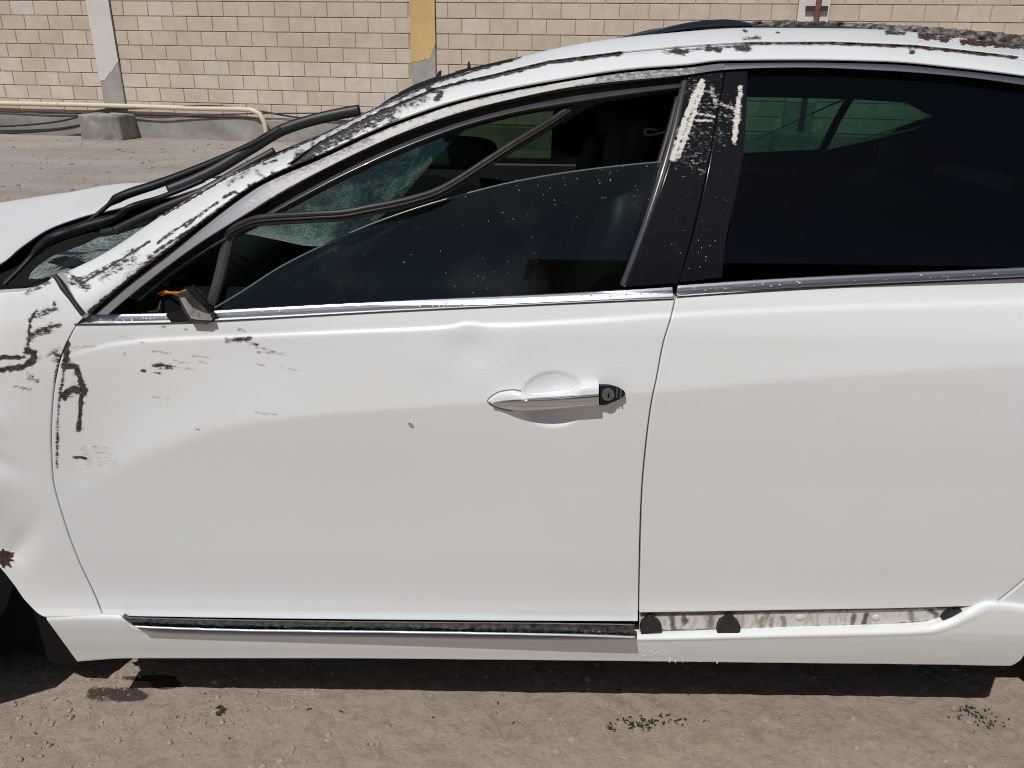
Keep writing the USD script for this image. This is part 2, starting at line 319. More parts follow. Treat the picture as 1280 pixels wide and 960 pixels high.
def gz(x, y):
    """height of the dirt"""
    p = np.stack([x, y, 0 * x], -1)
    near = np.exp(-((y + 0.1) / 2.5) ** 2)
    return (meshkit.fbm(p * 2.2, 3, 3) - 0.5) * 0.022 + (meshkit.fbm(p * 14, 3, 5) - 0.5) * 0.009 * near + (meshkit.fbm(p * 60, 2, 8) - 0.5) * 0.008 * near - 0.004
def axis(parts): return np.unique(np.concatenate([np.linspace(*p) for p in parts]))
gx = axis([(-60, -6, 28), (-6, -2, 30), (-2, 2, 420), (2, 6, 30), (6, 60, 28)])
gy = axis([(-40, -2, 24), (-2, -0.6, 40), (-0.6, 0.7, 150), (0.7, 3, 40), (3, 14, 70), (14, 60, 16)])
GX, GY = np.meshgrid(gx, gy)
GZ = gz(GX, GY)
STAINS = [((205, 855), 16, 5, .9), ((160, 868), 22, 8, .8), ((185, 848), 30, 4, .8), ((275, 888), 7, 7, .75), ((800, 901), 18, 2, .42), ((130, 870), 22, 10, .6)]
ppx, ppy = proj(np.stack([GX, GY, GZ], -1).reshape(-1, 3))
stain = np.zeros(GX.size)
inview = (GY.ravel() < 0.6) & (GY.ravel() > -0.6)
for (sx, sy), rx, ry, a in STAINS:
    d = np.sqrt(((ppx - sx) / rx) ** 2 + ((ppy - sy) / ry) ** 2)
    stain = np.maximum(stain, np.where(inview, a * np.clip(1.5 - d * 0.75, 0, 1), 0))
g = obj('ground', (np.stack([GX, GY, GZ], -1).reshape(-1, 3), grid_faces(*GX.shape)), M_dirt, attrs={'stain': stain})
tag(g, 'bare brown dirt yard with small stones and oil stains', 'ground', kind='structure')

# pebbles and grit: nobody could count them
def pebble_field(n, xr, yr, rr, seed, power=2.2):
    rg = np.random.default_rng(seed); base = trimesh.creation.icosphere(subdivisions=0); bv, bf = np.array(base.vertices), np.array(base.faces)
    vs, fs = [], []
    x = rg.uniform(*xr, n); y = rg.uniform(*yr, n); z = gz(x, y); r = rr[0] + (rr[1] - rr[0]) * rg.random(n) ** power
    for i in range(n):
        s = r[i] * rg.uniform(0.6, 1.3, 3) * np.array([1, 1, 0.6])
        v = bv * (1 + rg.uniform(-.25, .25, (12, 1))) * s @ rotz(rg.uniform(0, 6.3)).T
        vs.append(v + [x[i], y[i], z[i] + r[i] * .1]); fs.append(bf + 12 * i)
    return np.vstack(vs), np.vstack(fs)
M_peb = plain('pebble_look', (0.32, 0.265, 0.22), 0.9, vary=0.22, vscale=30)
def flakes(spots, seed):
    rg = np.random.default_rng(seed); vs, fs = [], []; c0 = 0
    for cx, cy, sx_, sy_, cnt in spots:
        for _ in range(cnt):
            p = Pz(cx + rg.normal(0, sx_), cy + rg.normal(0, sy_), .002); p[2] = gz(p[:1], p[1:2])[0] + .0025
            l_, w_ = rg.uniform(.002, .011), rg.uniform(.0012, .004); b = rbox((l_, w_, .0015), r=.0004); v = b[0] @ rotz(rg.uniform(0, 3.1)).T
            v[:, 2] += v[:, 0] * rg.normal(0, .25); vs.append(v + p); fs.append(b[1] + c0); c0 += len(v)
    return np.vstack(vs), np.vstack(fs)
fl_ = obj('debris', flakes([(765, 905, 5, 5, 12), (800, 901, 14, 3.5, 46), (848, 900, 16, 4, 16), (1212, 888, 9, 6, 22), (1232, 898, 14, 6, 26), (275, 888, 5, 4, 8), (450, 890, 400, 25, 30)], 4), plain('dark_chips', (.022, .018, .015), .8), smooth=False)
tag(fl_, 'dark chips of plastic and leaf scattered on the dirt beside the sill', 'debris', kind='stuff')
gr2 = obj('gravel', pebble_field(1900, (-1.9, -.35), (-0.55, 0.3), (0.0012, 0.0075), 13, 3.5), M_peb, smooth=False)
tag(gr2, 'crumbled stones on the dirt near the front wheel', 'gravel', kind='stuff')
M_peb2 = plain('pale_pebble_look', (0.34, 0.29, 0.24), 0.9, vary=0.35, vscale=3)
gr = obj('gravel', pebble_field(4200, (-1.9, 1.9), (-0.55, 0.5), (0.0010, 0.0085), 11, 8.0), M_peb, smooth=False)
tag(gr, 'small stones and grit scattered over the dirt beside the car', 'gravel', kind='stuff')
gr = obj('gravel', pebble_field(1500, (-9, -1), (2.2, 11.4), (0.008, 0.035), 12, 3.0), M_peb2, smooth=False)
tag(gr, 'small stones lying over the pale dirt towards the block wall', 'gravel', kind='stuff')

# ------------------------------------------------------------------ the block wall behind
YAW = math.radians(9.0)
W0 = np.array([0.0, 11.05, 0.0])                       # a point of the wall's face straight ahead
WD = np.array([math.cos(YAW), -math.sin(YAW), 0]); WN = np.array([-math.sin(YAW), -math.cos(YAW), 0])
def wall_s(px, py):
    """distance along the wall, and height, where this line of sight meets it"""
    d = raydir(px, py); t = ((W0 - CAM) @ WN) / (d @ WN); p = CAM + d * t; return float((p - W0) @ WD), float(p[2])
def wp(s, n, z): return W0 + WD * s + WN * n + np.array([0, 0, z])
def wall_box(s0, s1, n0, n1, z0, z1, r=0.0, taper=0.0):
    R = np.stack([WD, -WN, [0, 0, 1]], 1)
    b = rbox((s1 - s0, n1 - n0, z1 - z0), r=max(r, 0.0005))
    v = b[0].copy()
    if taper:
        k = 1 - taper * (v[:, 2] / (z1 - z0) + .5); v[:, 0] *= k
    v = v @ R.T + wp((s0 + s1) / 2, (n0 + n1) / 2, (z0 + z1) / 2)
    return v, b[1]
PIL = []
for (xl, xr) in ((109.5, 137.5), (512.5, 543.8), (998.5, 1037.5)):
    PIL.append((wall_s(xl, 3)[0], wall_s(xr, 3)[0]))
ROWPX = [18.6, 36.9, 54.6, 71.6, 88.6, 105.5, 122.4]      # joints between courses, seen at px 5 from the left
rows = sorted(wall_s(5, y)[1] for y in ROWPX)
ROW_H = float(np.mean(np.diff(rows))); ROW0 = float(np.mean(np.array(rows) - ROW_H * np.arange(len(rows))))
BW = ROW_H * 1.985
def block_look(name, col, k):
    n = {'g': ('geometry', {}), 'oi': ('object_info', {}), 'nz': ('noise_texture', {'scale': 5.0 + k, 'detail': 6.0, 'roughness': 0.6}),
         'rp': ('rgb_ramp', {'ramp': [(0.3, tuple(np.array(col) * 0.90)), (0.7, tuple(np.array(col) * 1.05))]}),
         'n8': ('noise_texture', {'scale': 0.9, 'detail': 5.0, 'roughness': 0.65}), 'r8': ('rgb_ramp', {'ramp': [(0.35, (0.87, 0.85, 0.82)), (0.55, (1, 1, 1)), (0.8, (1, 1, 1))]}), 'm8': ('mix_color', {'blend_type': 'multiply', 'fac': 0.8}),
         'mp': ('mapping', {'scale': (3, 3, 240)}), 'ln': ('noise_texture', {'scale': 1.0, 'detail': 2.0}), 'b': ('bump', {'strength': 0.25, 'distance': 0.003}),
         'p': ('principled_bsdf', {'roughness': 0.9, 'specular_ior_level': 0.2})}
    return mat(name, n, [('g.position', 'nz.vector'), ('nz.fac', 'rp.fac'), ('g.position', 'n8.vector'), ('n8.fac', 'r8.fac'), ('rp.color', 'm8.a'), ('r8.color', 'm8.b'), ('m8.result', 'p.base_color'), ('g.position', 'mp.vector'), ('mp.vector', 'ln.vector'), ('ln.fac', 'b.height'), ('b.normal', 'p.normal')])
TAN = [block_look('block_tan_%d' % i, c, i) for i, c in enumerate([(0.585, 0.495, 0.41), (0.60, 0.51, 0.425), (0.58, 0.49, 0.405), (0.605, 0.515, 0.43)])]
PALE = [block_look('block_pale_%d' % i, c, i) for i, c in enumerate([(0.65, 0.57, 0.49), (0.64, 0.56, 0.485), (0.62, 0.555, 0.495), (0.64, 0.555, 0.475)])]
M_mortar = plain('mortar', (0.40, 0.32, 0.25), 0.95, vary=0.3, vscale=12)
def concrete(name, col, vary=0.25, scale=2.5): return plain(name, col, 0.92, vary=vary, vscale=scale, bump=0.4, bscale=40, spec=0.2)
M_conc = concrete('plinth_concrete', (0.30, 0.285, 0.265), 0.3)
M_conc2 = concrete('bare_concrete', (0.36, 0.345, 0.33), 0.18, 4)
M_conc3 = concrete('rough_concrete', (0.27, 0.255, 0.235), 0.35, 5)
M_white_p = concrete('white_render', (0.66, 0.63, 0.60), 0.06, 3)
M_yellow_p = concrete('ochre_render', (0.62, 0.42, 0.20), 0.12, 3)
PLINTH_TOP = ROW0 - ROW_H - 0.01
TOPZ = 2.62
rgb_ = np.random.default_rng(5)
def section(s0, s1, s_ref, label, first=True):
    """a stretch of wall between two pillars: each block is a part"""
    base = wp((s0 + s1) / 2, 0, 0)
    t = thing('block_wall', label, 'wall', base)
    obj('mortar_bed', wall_box(s0, s1, -0.19, -0.010, PLINTH_TOP - 0.01, TOPZ), M_mortar, t, smooth=False)
    obj('plinth', wall_box(s0 - 0.02, s1 + 0.02, -0.20, 0.05, -0.15, PLINTH_TOP, 0.02), M_conc, t, smooth=False)
    k0, k1 = -1, int((TOPZ - ROW0) / ROW_H)
    for k in range(k0, k1):
        z0 = ROW0 + k * ROW_H
        off = s_ref + (0.5 * BW if k % 2 else 0.0) + rgb_.normal(0, 0.004)
        j = math.floor((s0 - off) / BW)
        s = off + j * BW
        while s < s1 - 0.02:
            a, b = max(s + 0.006, s0 + 0.004), min(s + BW - 0.006, s1 - 0.004)
            if b - a > 0.05:
                lowness = np.clip(1.15 - (k / 6.0), 0, 1)
                pale = rgb_.random() < (0.85 if k <= 1 else 0.55 if k == 2 else 0.14 if k == 3 else 0.03)
                m = (PALE if pale else TAN)[rgb_.integers(4)]
                pr = rgb_.normal(0, 0.0015)
                obj('block', wall_box(a, b, -0.15, pr, z0 + 0.006, z0 + ROW_H - 0.006 + rgb_.normal(0, 0.0008), 0.003), m, t, smooth=False)
            s += BW
    return t
refs = [wall_s(38 / 2.977, 9)[0], wall_s(428 / 2.977 + 28.0, 27)[0], wall_s(400 + 443 / 2.783, 18)[0], wall_s(820 + 820 / 2.783, 14)[0]]
ks = [round((wall_s(5, y)[1] - ROW0 - ROW_H * 0) / ROW_H) for y in (9, 27)]
def ref_for(px, py):
    """a vertical joint seen at this pixel, shifted to an even course"""
    s, z = wall_s(px, py); k = math.floor((z - ROW0) / ROW_H); return s - (0.5 * BW if k % 2 else 0.0)
section(PIL[0][0] - 4.2, PIL[0][0], ref_for(38 / 2.977, 9), 'pale block wall with the cables along its foot, left of the white pillar')
section(PIL[0][1], PIL[1][0], ref_for(511 / 2.977, 27), 'pale block wall between the white pillar and the ochre pillar')
section(PIL[1][1], PIL[2][0], ref_for(400 + 542 / 2.783, 22), 'tan block wall rising behind the car roof, between ochre pillar and rusty pipe')
section(PIL[2][1], PIL[2][1] + 4.6, ref_for(820 + 820 / 2.783, 15), 'tan block wall right of the pillar with the rusty pipe')

def pillar(i, look_top, label, zsplit, ragged):
    s0, s1 = PIL[i]; c = wp((s0 + s1) / 2, 0, 0)
    t = thing('concrete_pillar', label, 'pillar', c, None)
    # shaft as a fine grid box so that the ragged edge of the paint follows real faces
    obj('shaft', wall_box(s0 + 0.003, s1 - 0.003, -0.19, 0.035, -0.1, TOPZ + 0.05, 0.008), M_conc2, t, smooth=False)
    # coat of paint: a thin sheet on the front and sides with a ragged lower edge
    ns = 24; ss = np.linspace(s0 - 0.001, s1 + 0.001, ns)
    edge = np.interp(np.linspace(0, 1, ns), *ragged) + zsplit + (meshkit.fbm(np.stack([ss * 25, 0 * ss, 0 * ss], -1), 3, i) - .5) * 0.05
    vv = np.array([wp(s, 0.039, e) for s, e in zip(ss, edge)] + [wp(s, 0.039, TOPZ + 0.045) for s in ss])
    obj('paint_coat', (vv, grid_faces(2, ns)), look_top, t, smooth=False)
    return t
zs1 = wall_s(135, 95)[1]; zs2 = wall_s(528, 72)[1]
p0 = pillar(0, M_white_p, 'white painted concrete pillar with bare grey foot, nearest the cables', zs1, ([0, .3, .7, 1], [-.06, -.04, .10, .22]))
p1 = pillar(1, M_yellow_p, 'ochre painted concrete pillar with grey bare foot', zs2, ([0, .2, .75, 1], [-.04, -.06, -.02, .18]))
p2 = pillar(2, M_white_p, 'cream pillar with a rusty pipe clamped to its face', 0.75, ([0, 1], [0, 0]))
# block-shaped footings in front of the pillars
for i, t in ((0, p0), (1, p1), (2, p2)):
    s0, s1 = PIL[i]; c = (s0 + s1) / 2
    hz = wall_s(140, 139)[1] - 0.02
    v, f = wall_box(c - 0.36, c + 0.36, 0.04, 0.50, -0.12, hz, 0.02, taper=0.08)
    v, f = trimesh.remesh.subdivide_to_size(v, f, .06)
    dv = (np.stack([meshkit.fbm(v * 7, 3, 4 + a_) for a_ in range(3)], 1) - .5) * 0.07 * np.clip((v[:, 2:3] + .3), .4, 1)
    mm = trimesh.Trimesh(v + dv, f, process=True); obj('footing', mm, M_conc3, t, smooth=35)
M_rustpipe = plain('rusty_pipe', (0.20, 0.075, 0.05), 0.8, vary=0.3, vscale=20)
sx = (PIL[2][0] + PIL[2][1]) / 2 + 0.04
pp = thing('rusty_pipe', 'red-brown rusty pipe clamped upright on the cream pillar', 'pipe', wp(sx, .09, 0))
obj('pipe', tube([wp(sx, 0.09, 0.2), wp(sx, 0.09, 1.2), wp(sx, 0.09, TOPZ)], 0.035, 14), M_rustpipe, pp)
zb = wall_s(1020, 10.5)[1]
obj('clamp', wall_box(sx - 0.15, sx + 0.13, 0.041, 0.085, zb - 0.03, zb + 0.025, 0.004), plain('clamp_steel', (0.045, 0.03, 0.025), 0.8), pp, smooth=False)

# cream water pipe along the wall foot, with its bend to the ground
M_pvc = plain('cream_pvc', (0.66, 0.58, 0.45), 0.45, vary=0.08, vscale=4)
zp = wall_s(140, 132)[1]
pts = [wp(wall_s(px, 132)[0], 0.09, zp + dz) for px, dz in ((-500, 0.0), (-200, 0), (0, 0), (140, 0.004), (250, -0.004))]
sb = wall_s(333, 150)[0]
pts += [wp(sb - 0.42, 0.10, zp), wp(sb - 0.16, .11, zp - 0.005), wp(sb - 0.05, .12, zp - 0.05), wp(sb + 0.02, .13, zp - 0.16), wp(sb + 0.05, .14, 0.0)]
wpipe = thing('water_pipe', 'cream plastic pipe along the wall foot bending down at its end', 'pipe', pts[5])
q = spline(pts, 90)
obj('pipe', tube(q, 0.036, 14), M_pvc, wpipe)
sj = wall_s(79, 132)[0]
obj('coupling', tube([wp(sj - .006, .09, zp + .001), wp(sj + .006, .09, zp + .001)], 0.0375, 14), M_mortar, wpipe)
def cable(pxs, n, r, label, m):
    pts = [wp(wall_s(px, py)[0], nn, wall_s(px, py)[1]) for (px, py, nn) in pxs]
    o = obj('cable', tube(spline(pts, 70), r, 8), m, thing('cable', label, 'cable', pts[0])) if False else obj('cable', tube(spline(pts, 70), r, 8), m)
    tag(o, label, 'cable')
M_cable = plain('cable_black', (0.018, 0.018, 0.018), 0.6)
cable([(-200, 158, .10), (0, 157.5, .10), (40, 155.5, .11), (80, 151, .12), (112, 143, .12), (128, 137.5, .10), (200, 134.5, .10), (270, 132, .09), (330, 139, .08), (380, 147, .07), (520, 155, .07)], 0, 0.014, 'black cable rising from the plinth to cross behind the cream pipe', M_cable)
cable([(-200, 168, .12), (0, 166.3, .12), (60, 163, .13), (107, 155.5, .14)], 0, 0.017, 'thick black cable sagging along the grey plinth to the footing', M_cable)
cable([(-200, 137, .07), (0, 138.5, .07), (60, 141.5, .07), (120, 140.5, .08), (200, 146.5, .09), (260, 143, .09), (400, 141, .08), (600, 141, .08)], 0, 0.010, 'thin cable lying over the top of the grey footing', plain('cable_brown', (0.06, 0.045, 0.035), 0.6))

# ------------------------------------------------------------------ the dark building behind the photographer (it shows in the windows)
M_shed = plain('shed_wall', (0.035, 0.034, 0.033), 0.9, vary=0.2, vscale=1.0)
M_shed_roof = plain('shed_roof', (0.03, 0.03, 0.03), 0.8)
sh = thing('workshop', 'dark workshop mirrored along the foot of the car windows', 'building', (6.0, -9.0, 0))
obj('wall', rbox((11.6, 6, 4.1), (6.1, -12.0, 2.05), 0.03), M_shed, sh, smooth=False)
obj('roof', rbox((12.0, 6.2, 0.25), (6.2, -12.0, 4.23), 0.03), M_shed_roof, sh, smooth=False)
obj('door', rbox((3.2, 0.08, 3.0), (4.0, -8.97, 1.5), 0.02), M_shed_roof, sh, smooth=False)

# ================================================================== THE CAR
CY = 0.92                                           # the car's middle line
car = thing('car', 'white wrecked saloon car with scraped pillars, shattered windscreen and half open front window', 'car', (0.0, CY, 0.0))
crease_px = [(20, 700), (60, 655), (110, 612), (150, 585), (200, 561), (270, 537), (350, 523), (450, 514), (560, 506), (640, 500), (815, 489), (1000, 473), (1280, 455), (1600, 430)]
shoulder_px = [(60, 455), (150, 432), (330, 423), (450, 418), (560, 413), (585, 409), (610, 411), (700, 408), (840, 400), (1000, 393), (1280, 385), (1600, 375)]
def _curve_z(pxs):
    p = np.array(pxs, float); w = Py(p[:, 0], p[:, 1], 0.0 * p[:, 0]); o = np.argsort(w[:, 0])
    i = PchipInterpolator(w[o, 0], w[o, 2], extrapolate=False); lo, hi = w[o[0]], w[o[-1]]
    return lambda x: i(np.clip(x, lo[0], hi[0]))
zc_of, zs_of = _curve_z(crease_px), _curve_z(shoulder_px)
_prof = PchipInterpolator([-0.2, .16, .22, .28, .31, .34, .45, .60, .74, .80, .88, .93, .965, .99, 1.05, 1.3], [.2, .10, .050, .0135, .0215, .0238, .0165, .0065, -.001, -.002, .002, .014, .029, .038, .075, .5])
def sstep(t, a, b):
    t = np.clip((t - a) / (b - a), 0, 1); return t * t * (3 - 2 * t)
HC = Py(689, 497, 0.0)                              # middle of the door handle
SC = Py(692, 500, 0.0)                              # middle of the finger scoop
def S_body(x, z, scoop=True):
    """y of the car's near side"""
    zc, zs = zc_of(x), zs_of(x)
    y = _prof(z)
    t = z - zc
    fade = sstep(x, -0.86, -0.62)
    soft = 0.0020 + 0.006 * (1 - sstep(x, -0.75, -0.3))
    y = y + fade * (0.18 * np.logaddexp(0, t / soft) * soft - 0.18 * np.logaddexp(0, (t - .075) / .03) * .03)
    ts = z - zs                                     # shoulder: a crisp edge under the window line
    y = y + 0.0042 / (1 + np.exp(-ts / 0.0016)) * sstep(x, -0.80, -0.60)
    # dents and waves of the battered sheet metal
    def bump(px, py, ax, az, d):
        c = Py(px, py, 0.0); return d * np.exp(-((x - c[0]) / ax) ** 2 - ((z - c[2]) / az) ** 2)
    y = y + bump(585, 440, .045, .035, .004) + bump(540, 452, .05, .03, -.0015) + bump(640, 440, .04, .03, -.0012)
    y = y + bump(420, 640, .3, .14, .003) + bump(300, 450, .12, .05, .002)
    p3 = np.stack([np.asarray(x) * 2.2, np.asarray(z) * 2.2, 0 * np.asarray(x)], -1)
    y = y + (meshkit.fbm(p3, 2, 21) - .5) * 0.0028
    # crushed front wing
    wf = 1 - sstep(x, -1.04, -0.83)
    p4 = np.stack([np.asarray(x) * 7, np.asarray(z) * 7, 0 * np.asarray(x)], -1)
    y = y + wf * ((meshkit.fbm(p4, 2, 22) - .5) * 0.022 + np.maximum(z - .80, 0) ** 2 * 7.5 * 0.9)
    y = y + wf * (bump(30, 520, .09, .12, .016) + bump(-10, 600, .14, .07, -.014) + bump(45, 640, .05, .10, .010) + bump(20, 470, .07, .02, -.012) + bump(10, 690, .12, .06, .012))
    for (ax_, ay_), (bx_, by_), w_, d_ in (((-20, 480), (50, 468), .016, .008), ((51, 475), (49, 560), .012, .009), ((-40, 568), (60, 602), .024, .010), ((66, 618), (72, 622), .012, .007), ((10, 700), (55, 650), .022, .007), ((-60, 520), (20, 530), .03, -.010)):
        A_, B_ = Py(ax_, ay_, 0.0), Py(bx_, by_, 0.0); ex, ez = B_[0] - A_[0], B_[2] - A_[2]; L2 = ex * ex + ez * ez
        tt_ = np.clip(((x - A_[0]) * ex + (z - A_[2]) * ez) / L2, 0, 1); dd_ = np.hypot(x - A_[0] - tt_ * ex, z - A_[2] - tt_ * ez)
        y = y + 1.4 * wf * d_ * np.exp(-(dd_ / w_) ** 2)
    if scoop:
        rx, rz = .062, .0545
        q = np.sqrt(((x - SC[0]) / rx) ** 2 + ((z - SC[2]) / rz) ** 2)
        y = y + 0.0215 * np.clip(1.02 - np.sqrt(q * q + .012), 0, 1) * sstep(1.02 - q, 0, .20)
    return y
def S_win(x, z):
    """y of the glasshouse's near side"""
    s = z - 0.957
    return 0.047 + 0.22 * s + 1.0 * np.sign(s) * s * s
def S_sill(x, z):
    return PchipInterpolator([0.05, .165, .19, .21, .245, .268, .285, .33, .5], [.07, .041, .035, .0295, .0212, .0163, .0140, .0125, .0125])(z)
def on(S, px, py, it=25, y0=0.05):
    """where lines of sight meet a surface y = S(x, z)"""
    px, py = np.asarray(px, float), np.asarray(py, float); y = np.full(px.shape, y0)
    for _ in range(it):
        p = Py(px, py, y); y = 0.5 * y + 0.5 * S(p[..., 0], p[..., 2])
    return Py(px, py, y)
def coons(left, right, top, bottom, nu, nv):
    """fills four edges given in pixels (left, right run top to bottom; top, bottom run left to right)"""
    l, r = spline(left, nv), spline(right, nv); t, b = spline(top, nu), spline(bottom, nu)
    u = np.linspace(0, 1, nu)[None, :, None]; v = np.linspace(0, 1, nv)[:, None, None]
    return ((1 - u) * l[:, None] + u * r[:, None] + (1 - v) * t[None] + v * b[None]
            - (1 - u) * (1 - v) * t[0] - u * (1 - v) * t[-1] - (1 - u) * v * b[0] - u * v * b[-1])
def hem(P, depth=0.02, roll=0.0016, sides='LRTB', n=(0, 1, 0)):
    """a sheet (rows x columns of points) with its edges rolled over and turned in, as sheet metal is"""
    nv, nu = P.shape[:2]; N = np.array(n, float)
    v = [P.reshape(-1, 3)]; f = [grid_faces(nv, nu, True)]; cnt = nv * nu; idx = np.arange(nv * nu).reshape(nv, nu); src = [np.arange(nv * nu)]
    loops = {'L': (idx[::-1, 0], P[::-1, 0], P[::-1, 1]), 'R': (idx[:, -1], P[:, -1], P[:, -2]), 'T': (idx[0], P[0], P[1]), 'B': (idx[-1, ::-1], P[-1, ::-1], P[-2, ::-1])}
    for k in sides:
        ids, e, inn = loops[k]
        out = e - inn; out = out / (np.linalg.norm(out, axis=1, keepdims=True) + 1e-12)
        r1 = e + out * roll * .7 + N * roll * .3; r2 = e + out * roll + N * roll; r3 = e + out * roll + N * depth
        m = len(ids); ring = np.vstack([r1, r2, r3]); v.append(ring); src += [ids, ids, ids]
        a = ids; b = cnt + np.arange(m); c = b + m; d = c + m; cnt += 3 * m
        for q0, q1 in ((a, b), (b, c), (c, d)):
            f.append(np.stack([q0[:-1], q0[1:], q1[1:]], 1)); f.append(np.stack([q0[:-1], q1[1:], q1[:-1]], 1))
    return np.vstack(v), np.vstack(f)[:, ::-1], np.concatenate(src)
def tube_y(pts, r, n=90, seg=10, flat=1.0, wob=0.0):
    p = spline(pts, n); p[:, 1] += wob * (meshkit.noise(np.stack([p[:, 0] * .05, 0 * p[:, 0], 0 * p[:, 0]], -1), 9) - .5)
    return tube(Py(p[:, 0], p[:, 1], p[:, 2]), r, seg, flat=flat)
def px_tube(pts, r, S, n=60, dy=0.0, flat=1.0, seg=10):
    p = spline([(a, b) for a, b in pts], n); w = on(S, p[:, 0], p[:, 1]); return tube(Py(p[:, 0], p[:, 1], w[:, 1] + dy), r, seg, flat=flat)
def strokes(px, py, lst):
    """how worn the paint is along strokes given as (points, half width, strength)"""
    out = np.zeros(len(px))
    for pts, w, a in lst:
        p = np.array(pts, float); best = np.full(len(px), 1e9)
        bb = (px > p[:, 0].min() - 3 * w) & (px < p[:, 0].max() + 3 * w) & (py > p[:, 1].min() - 3 * w) & (py < p[:, 1].max() + 3 * w)
        ix = np.nonzero(bb)[0]
        if not len(ix): continue
        X = np.stack([px[ix], py[ix]], 1); d = np.full(len(ix), 1e9)
        if len(p) == 1: d = np.linalg.norm(X - p[0], axis=1)
        for a0, a1 in zip(p[:-1], p[1:]):
            e = a1 - a0; t = np.clip(((X - a0) @ e) / (e @ e + 1e-9), 0, 1); d = np.minimum(d, np.linalg.norm(X - a0 - t[:, None] * e, axis=1))
        wv = w * (0.55 + 0.95 * meshkit.noise(np.stack([X[:, 0] * .22, X[:, 1] * .22, 0 * X[:, 0]], -1), 6))
        out[ix] = np.maximum(out[ix], a * np.clip(1.45 - d / wv * 0.8, 0, 1.0))
    return out
def panel(name, left, right, top, bottom, nu, nv, S, mat_, parent, wear=(), rust=(), sides='LRTB', depth=0.022, label=None, roll=0.0016):
    q = coons(left, right, top, bottom, nu, nv); P = on(S, q[..., 0], q[..., 1])
    v, f, src = hem(P, depth, roll, sides)
    fp = q.reshape(-1, 2)[src]
    return obj(name, (v, f), mat_, parent, attrs={'wear': strokes(fp[:, 0], fp[:, 1], wear), 'rust': strokes(fp[:, 0], fp[:, 1], rust)}, label=label)

# ---- inner structure that shows as black in the gaps
def bar(pa, pb, size, m, name, parent): pass
inner = []
XF, XR = -1.95, 2.10
zz = np.linspace(0.20, 0.945, 12); xx = np.linspace(-0.93, 1.12, 30)
A, B = np.meshgrid(xx, zz); inner_v = np.stack([A, S_body(A, B, False) + 0.034, B], -1)
obj('inner_panel', (inner_v.reshape(-1, 3), grid_faces(*A.shape)), M_void, car)
obj('floor_pan', rbox((2.15, 1.62, 0.05), (0.10, CY, 0.235), 0.01), M_void, car, smooth=False)
obj('bulkhead', rbox((0.03, 1.62, 0.62), (-0.97, CY, 0.56), 0.005), M_void, car, smooth=False)
obj('rear_bulkhead', rbox((0.03, 1.62, 0.70), (1.45, CY, 0.60), 0.005), M_void, car, smooth=False)

# ---- front wing
wear_wing = [([(35, 437), (36, 415), (38, 400), (46, 388)], 1.8, .8), ([(48, 397), (70, 385)], 2.2, .55), ([(40, 398), (52, 390), (60, 387)], 2.5, .5), ([(39, 419), (54, 411), (76, 406)], 2.2, .72), ([(42, 418), (56, 413), (62, 410)], 4.0, .62), ([(37, 425), (44, 420)], 3, .55),
             ([(-20, 450), (0, 448), (30, 446)], 1.7, 1.0), ([(33, 438), (42, 440), (43, 450), (36, 452)], 3.2, 1.0), ([(44, 451), (30, 458), (10, 461), (-20, 463)], 2.6, 1.05), ([(-20, 446), (8, 445)], 1.5, .8),
             ([(35, 467), (41, 470)], 1.2, .55), ([(36, 473), (47, 476)], 1.5, .62), ([(18, 483), (38, 487)], 1.1, .5), ([(70, 440), (72, 449)], 4.0, .60), ([(58, 445), (63, 444)], 1, .5), ([(46, 447), (52, 447)], 1, .6), ([(34, 366), (62, 352)], 2, .6),
             ([(68, 379), (69, 386)], 2, .6), ([(72, 452), (67, 480)], 1.0, .5)]
rust_wing = [([(-8, 702), (4, 699), (8, 703)], 7, 1.0), ([(-10, 693), (0, 692), (14, 694)], 4, .9)]
wing = panel('front_wing', [(-330, 392), (-330, 560)], [(70, 345), (88, 371), (104, 394), (94, 407), (80.4, 432), (71.2, 456), (64.2, 500), (62.2, 544), (64.2, 594), (77.2, 647), (96.2, 700), (116.2, 743), (126.7, 769.6)],
      [(-330, 392), (-120, 376), (0, 367), (22, 366), (42, 361), (70, 345)], [(-330, 560), (-220, 570), (-110, 618), (-40, 668), (0, 709), (17, 730), (33, 752), (58, 770.6), (126.7, 769.6)], 250, 190, S_body, M_paint, car, wear_wing, rust_wing, label='crumpled white front wing with black scrapes')
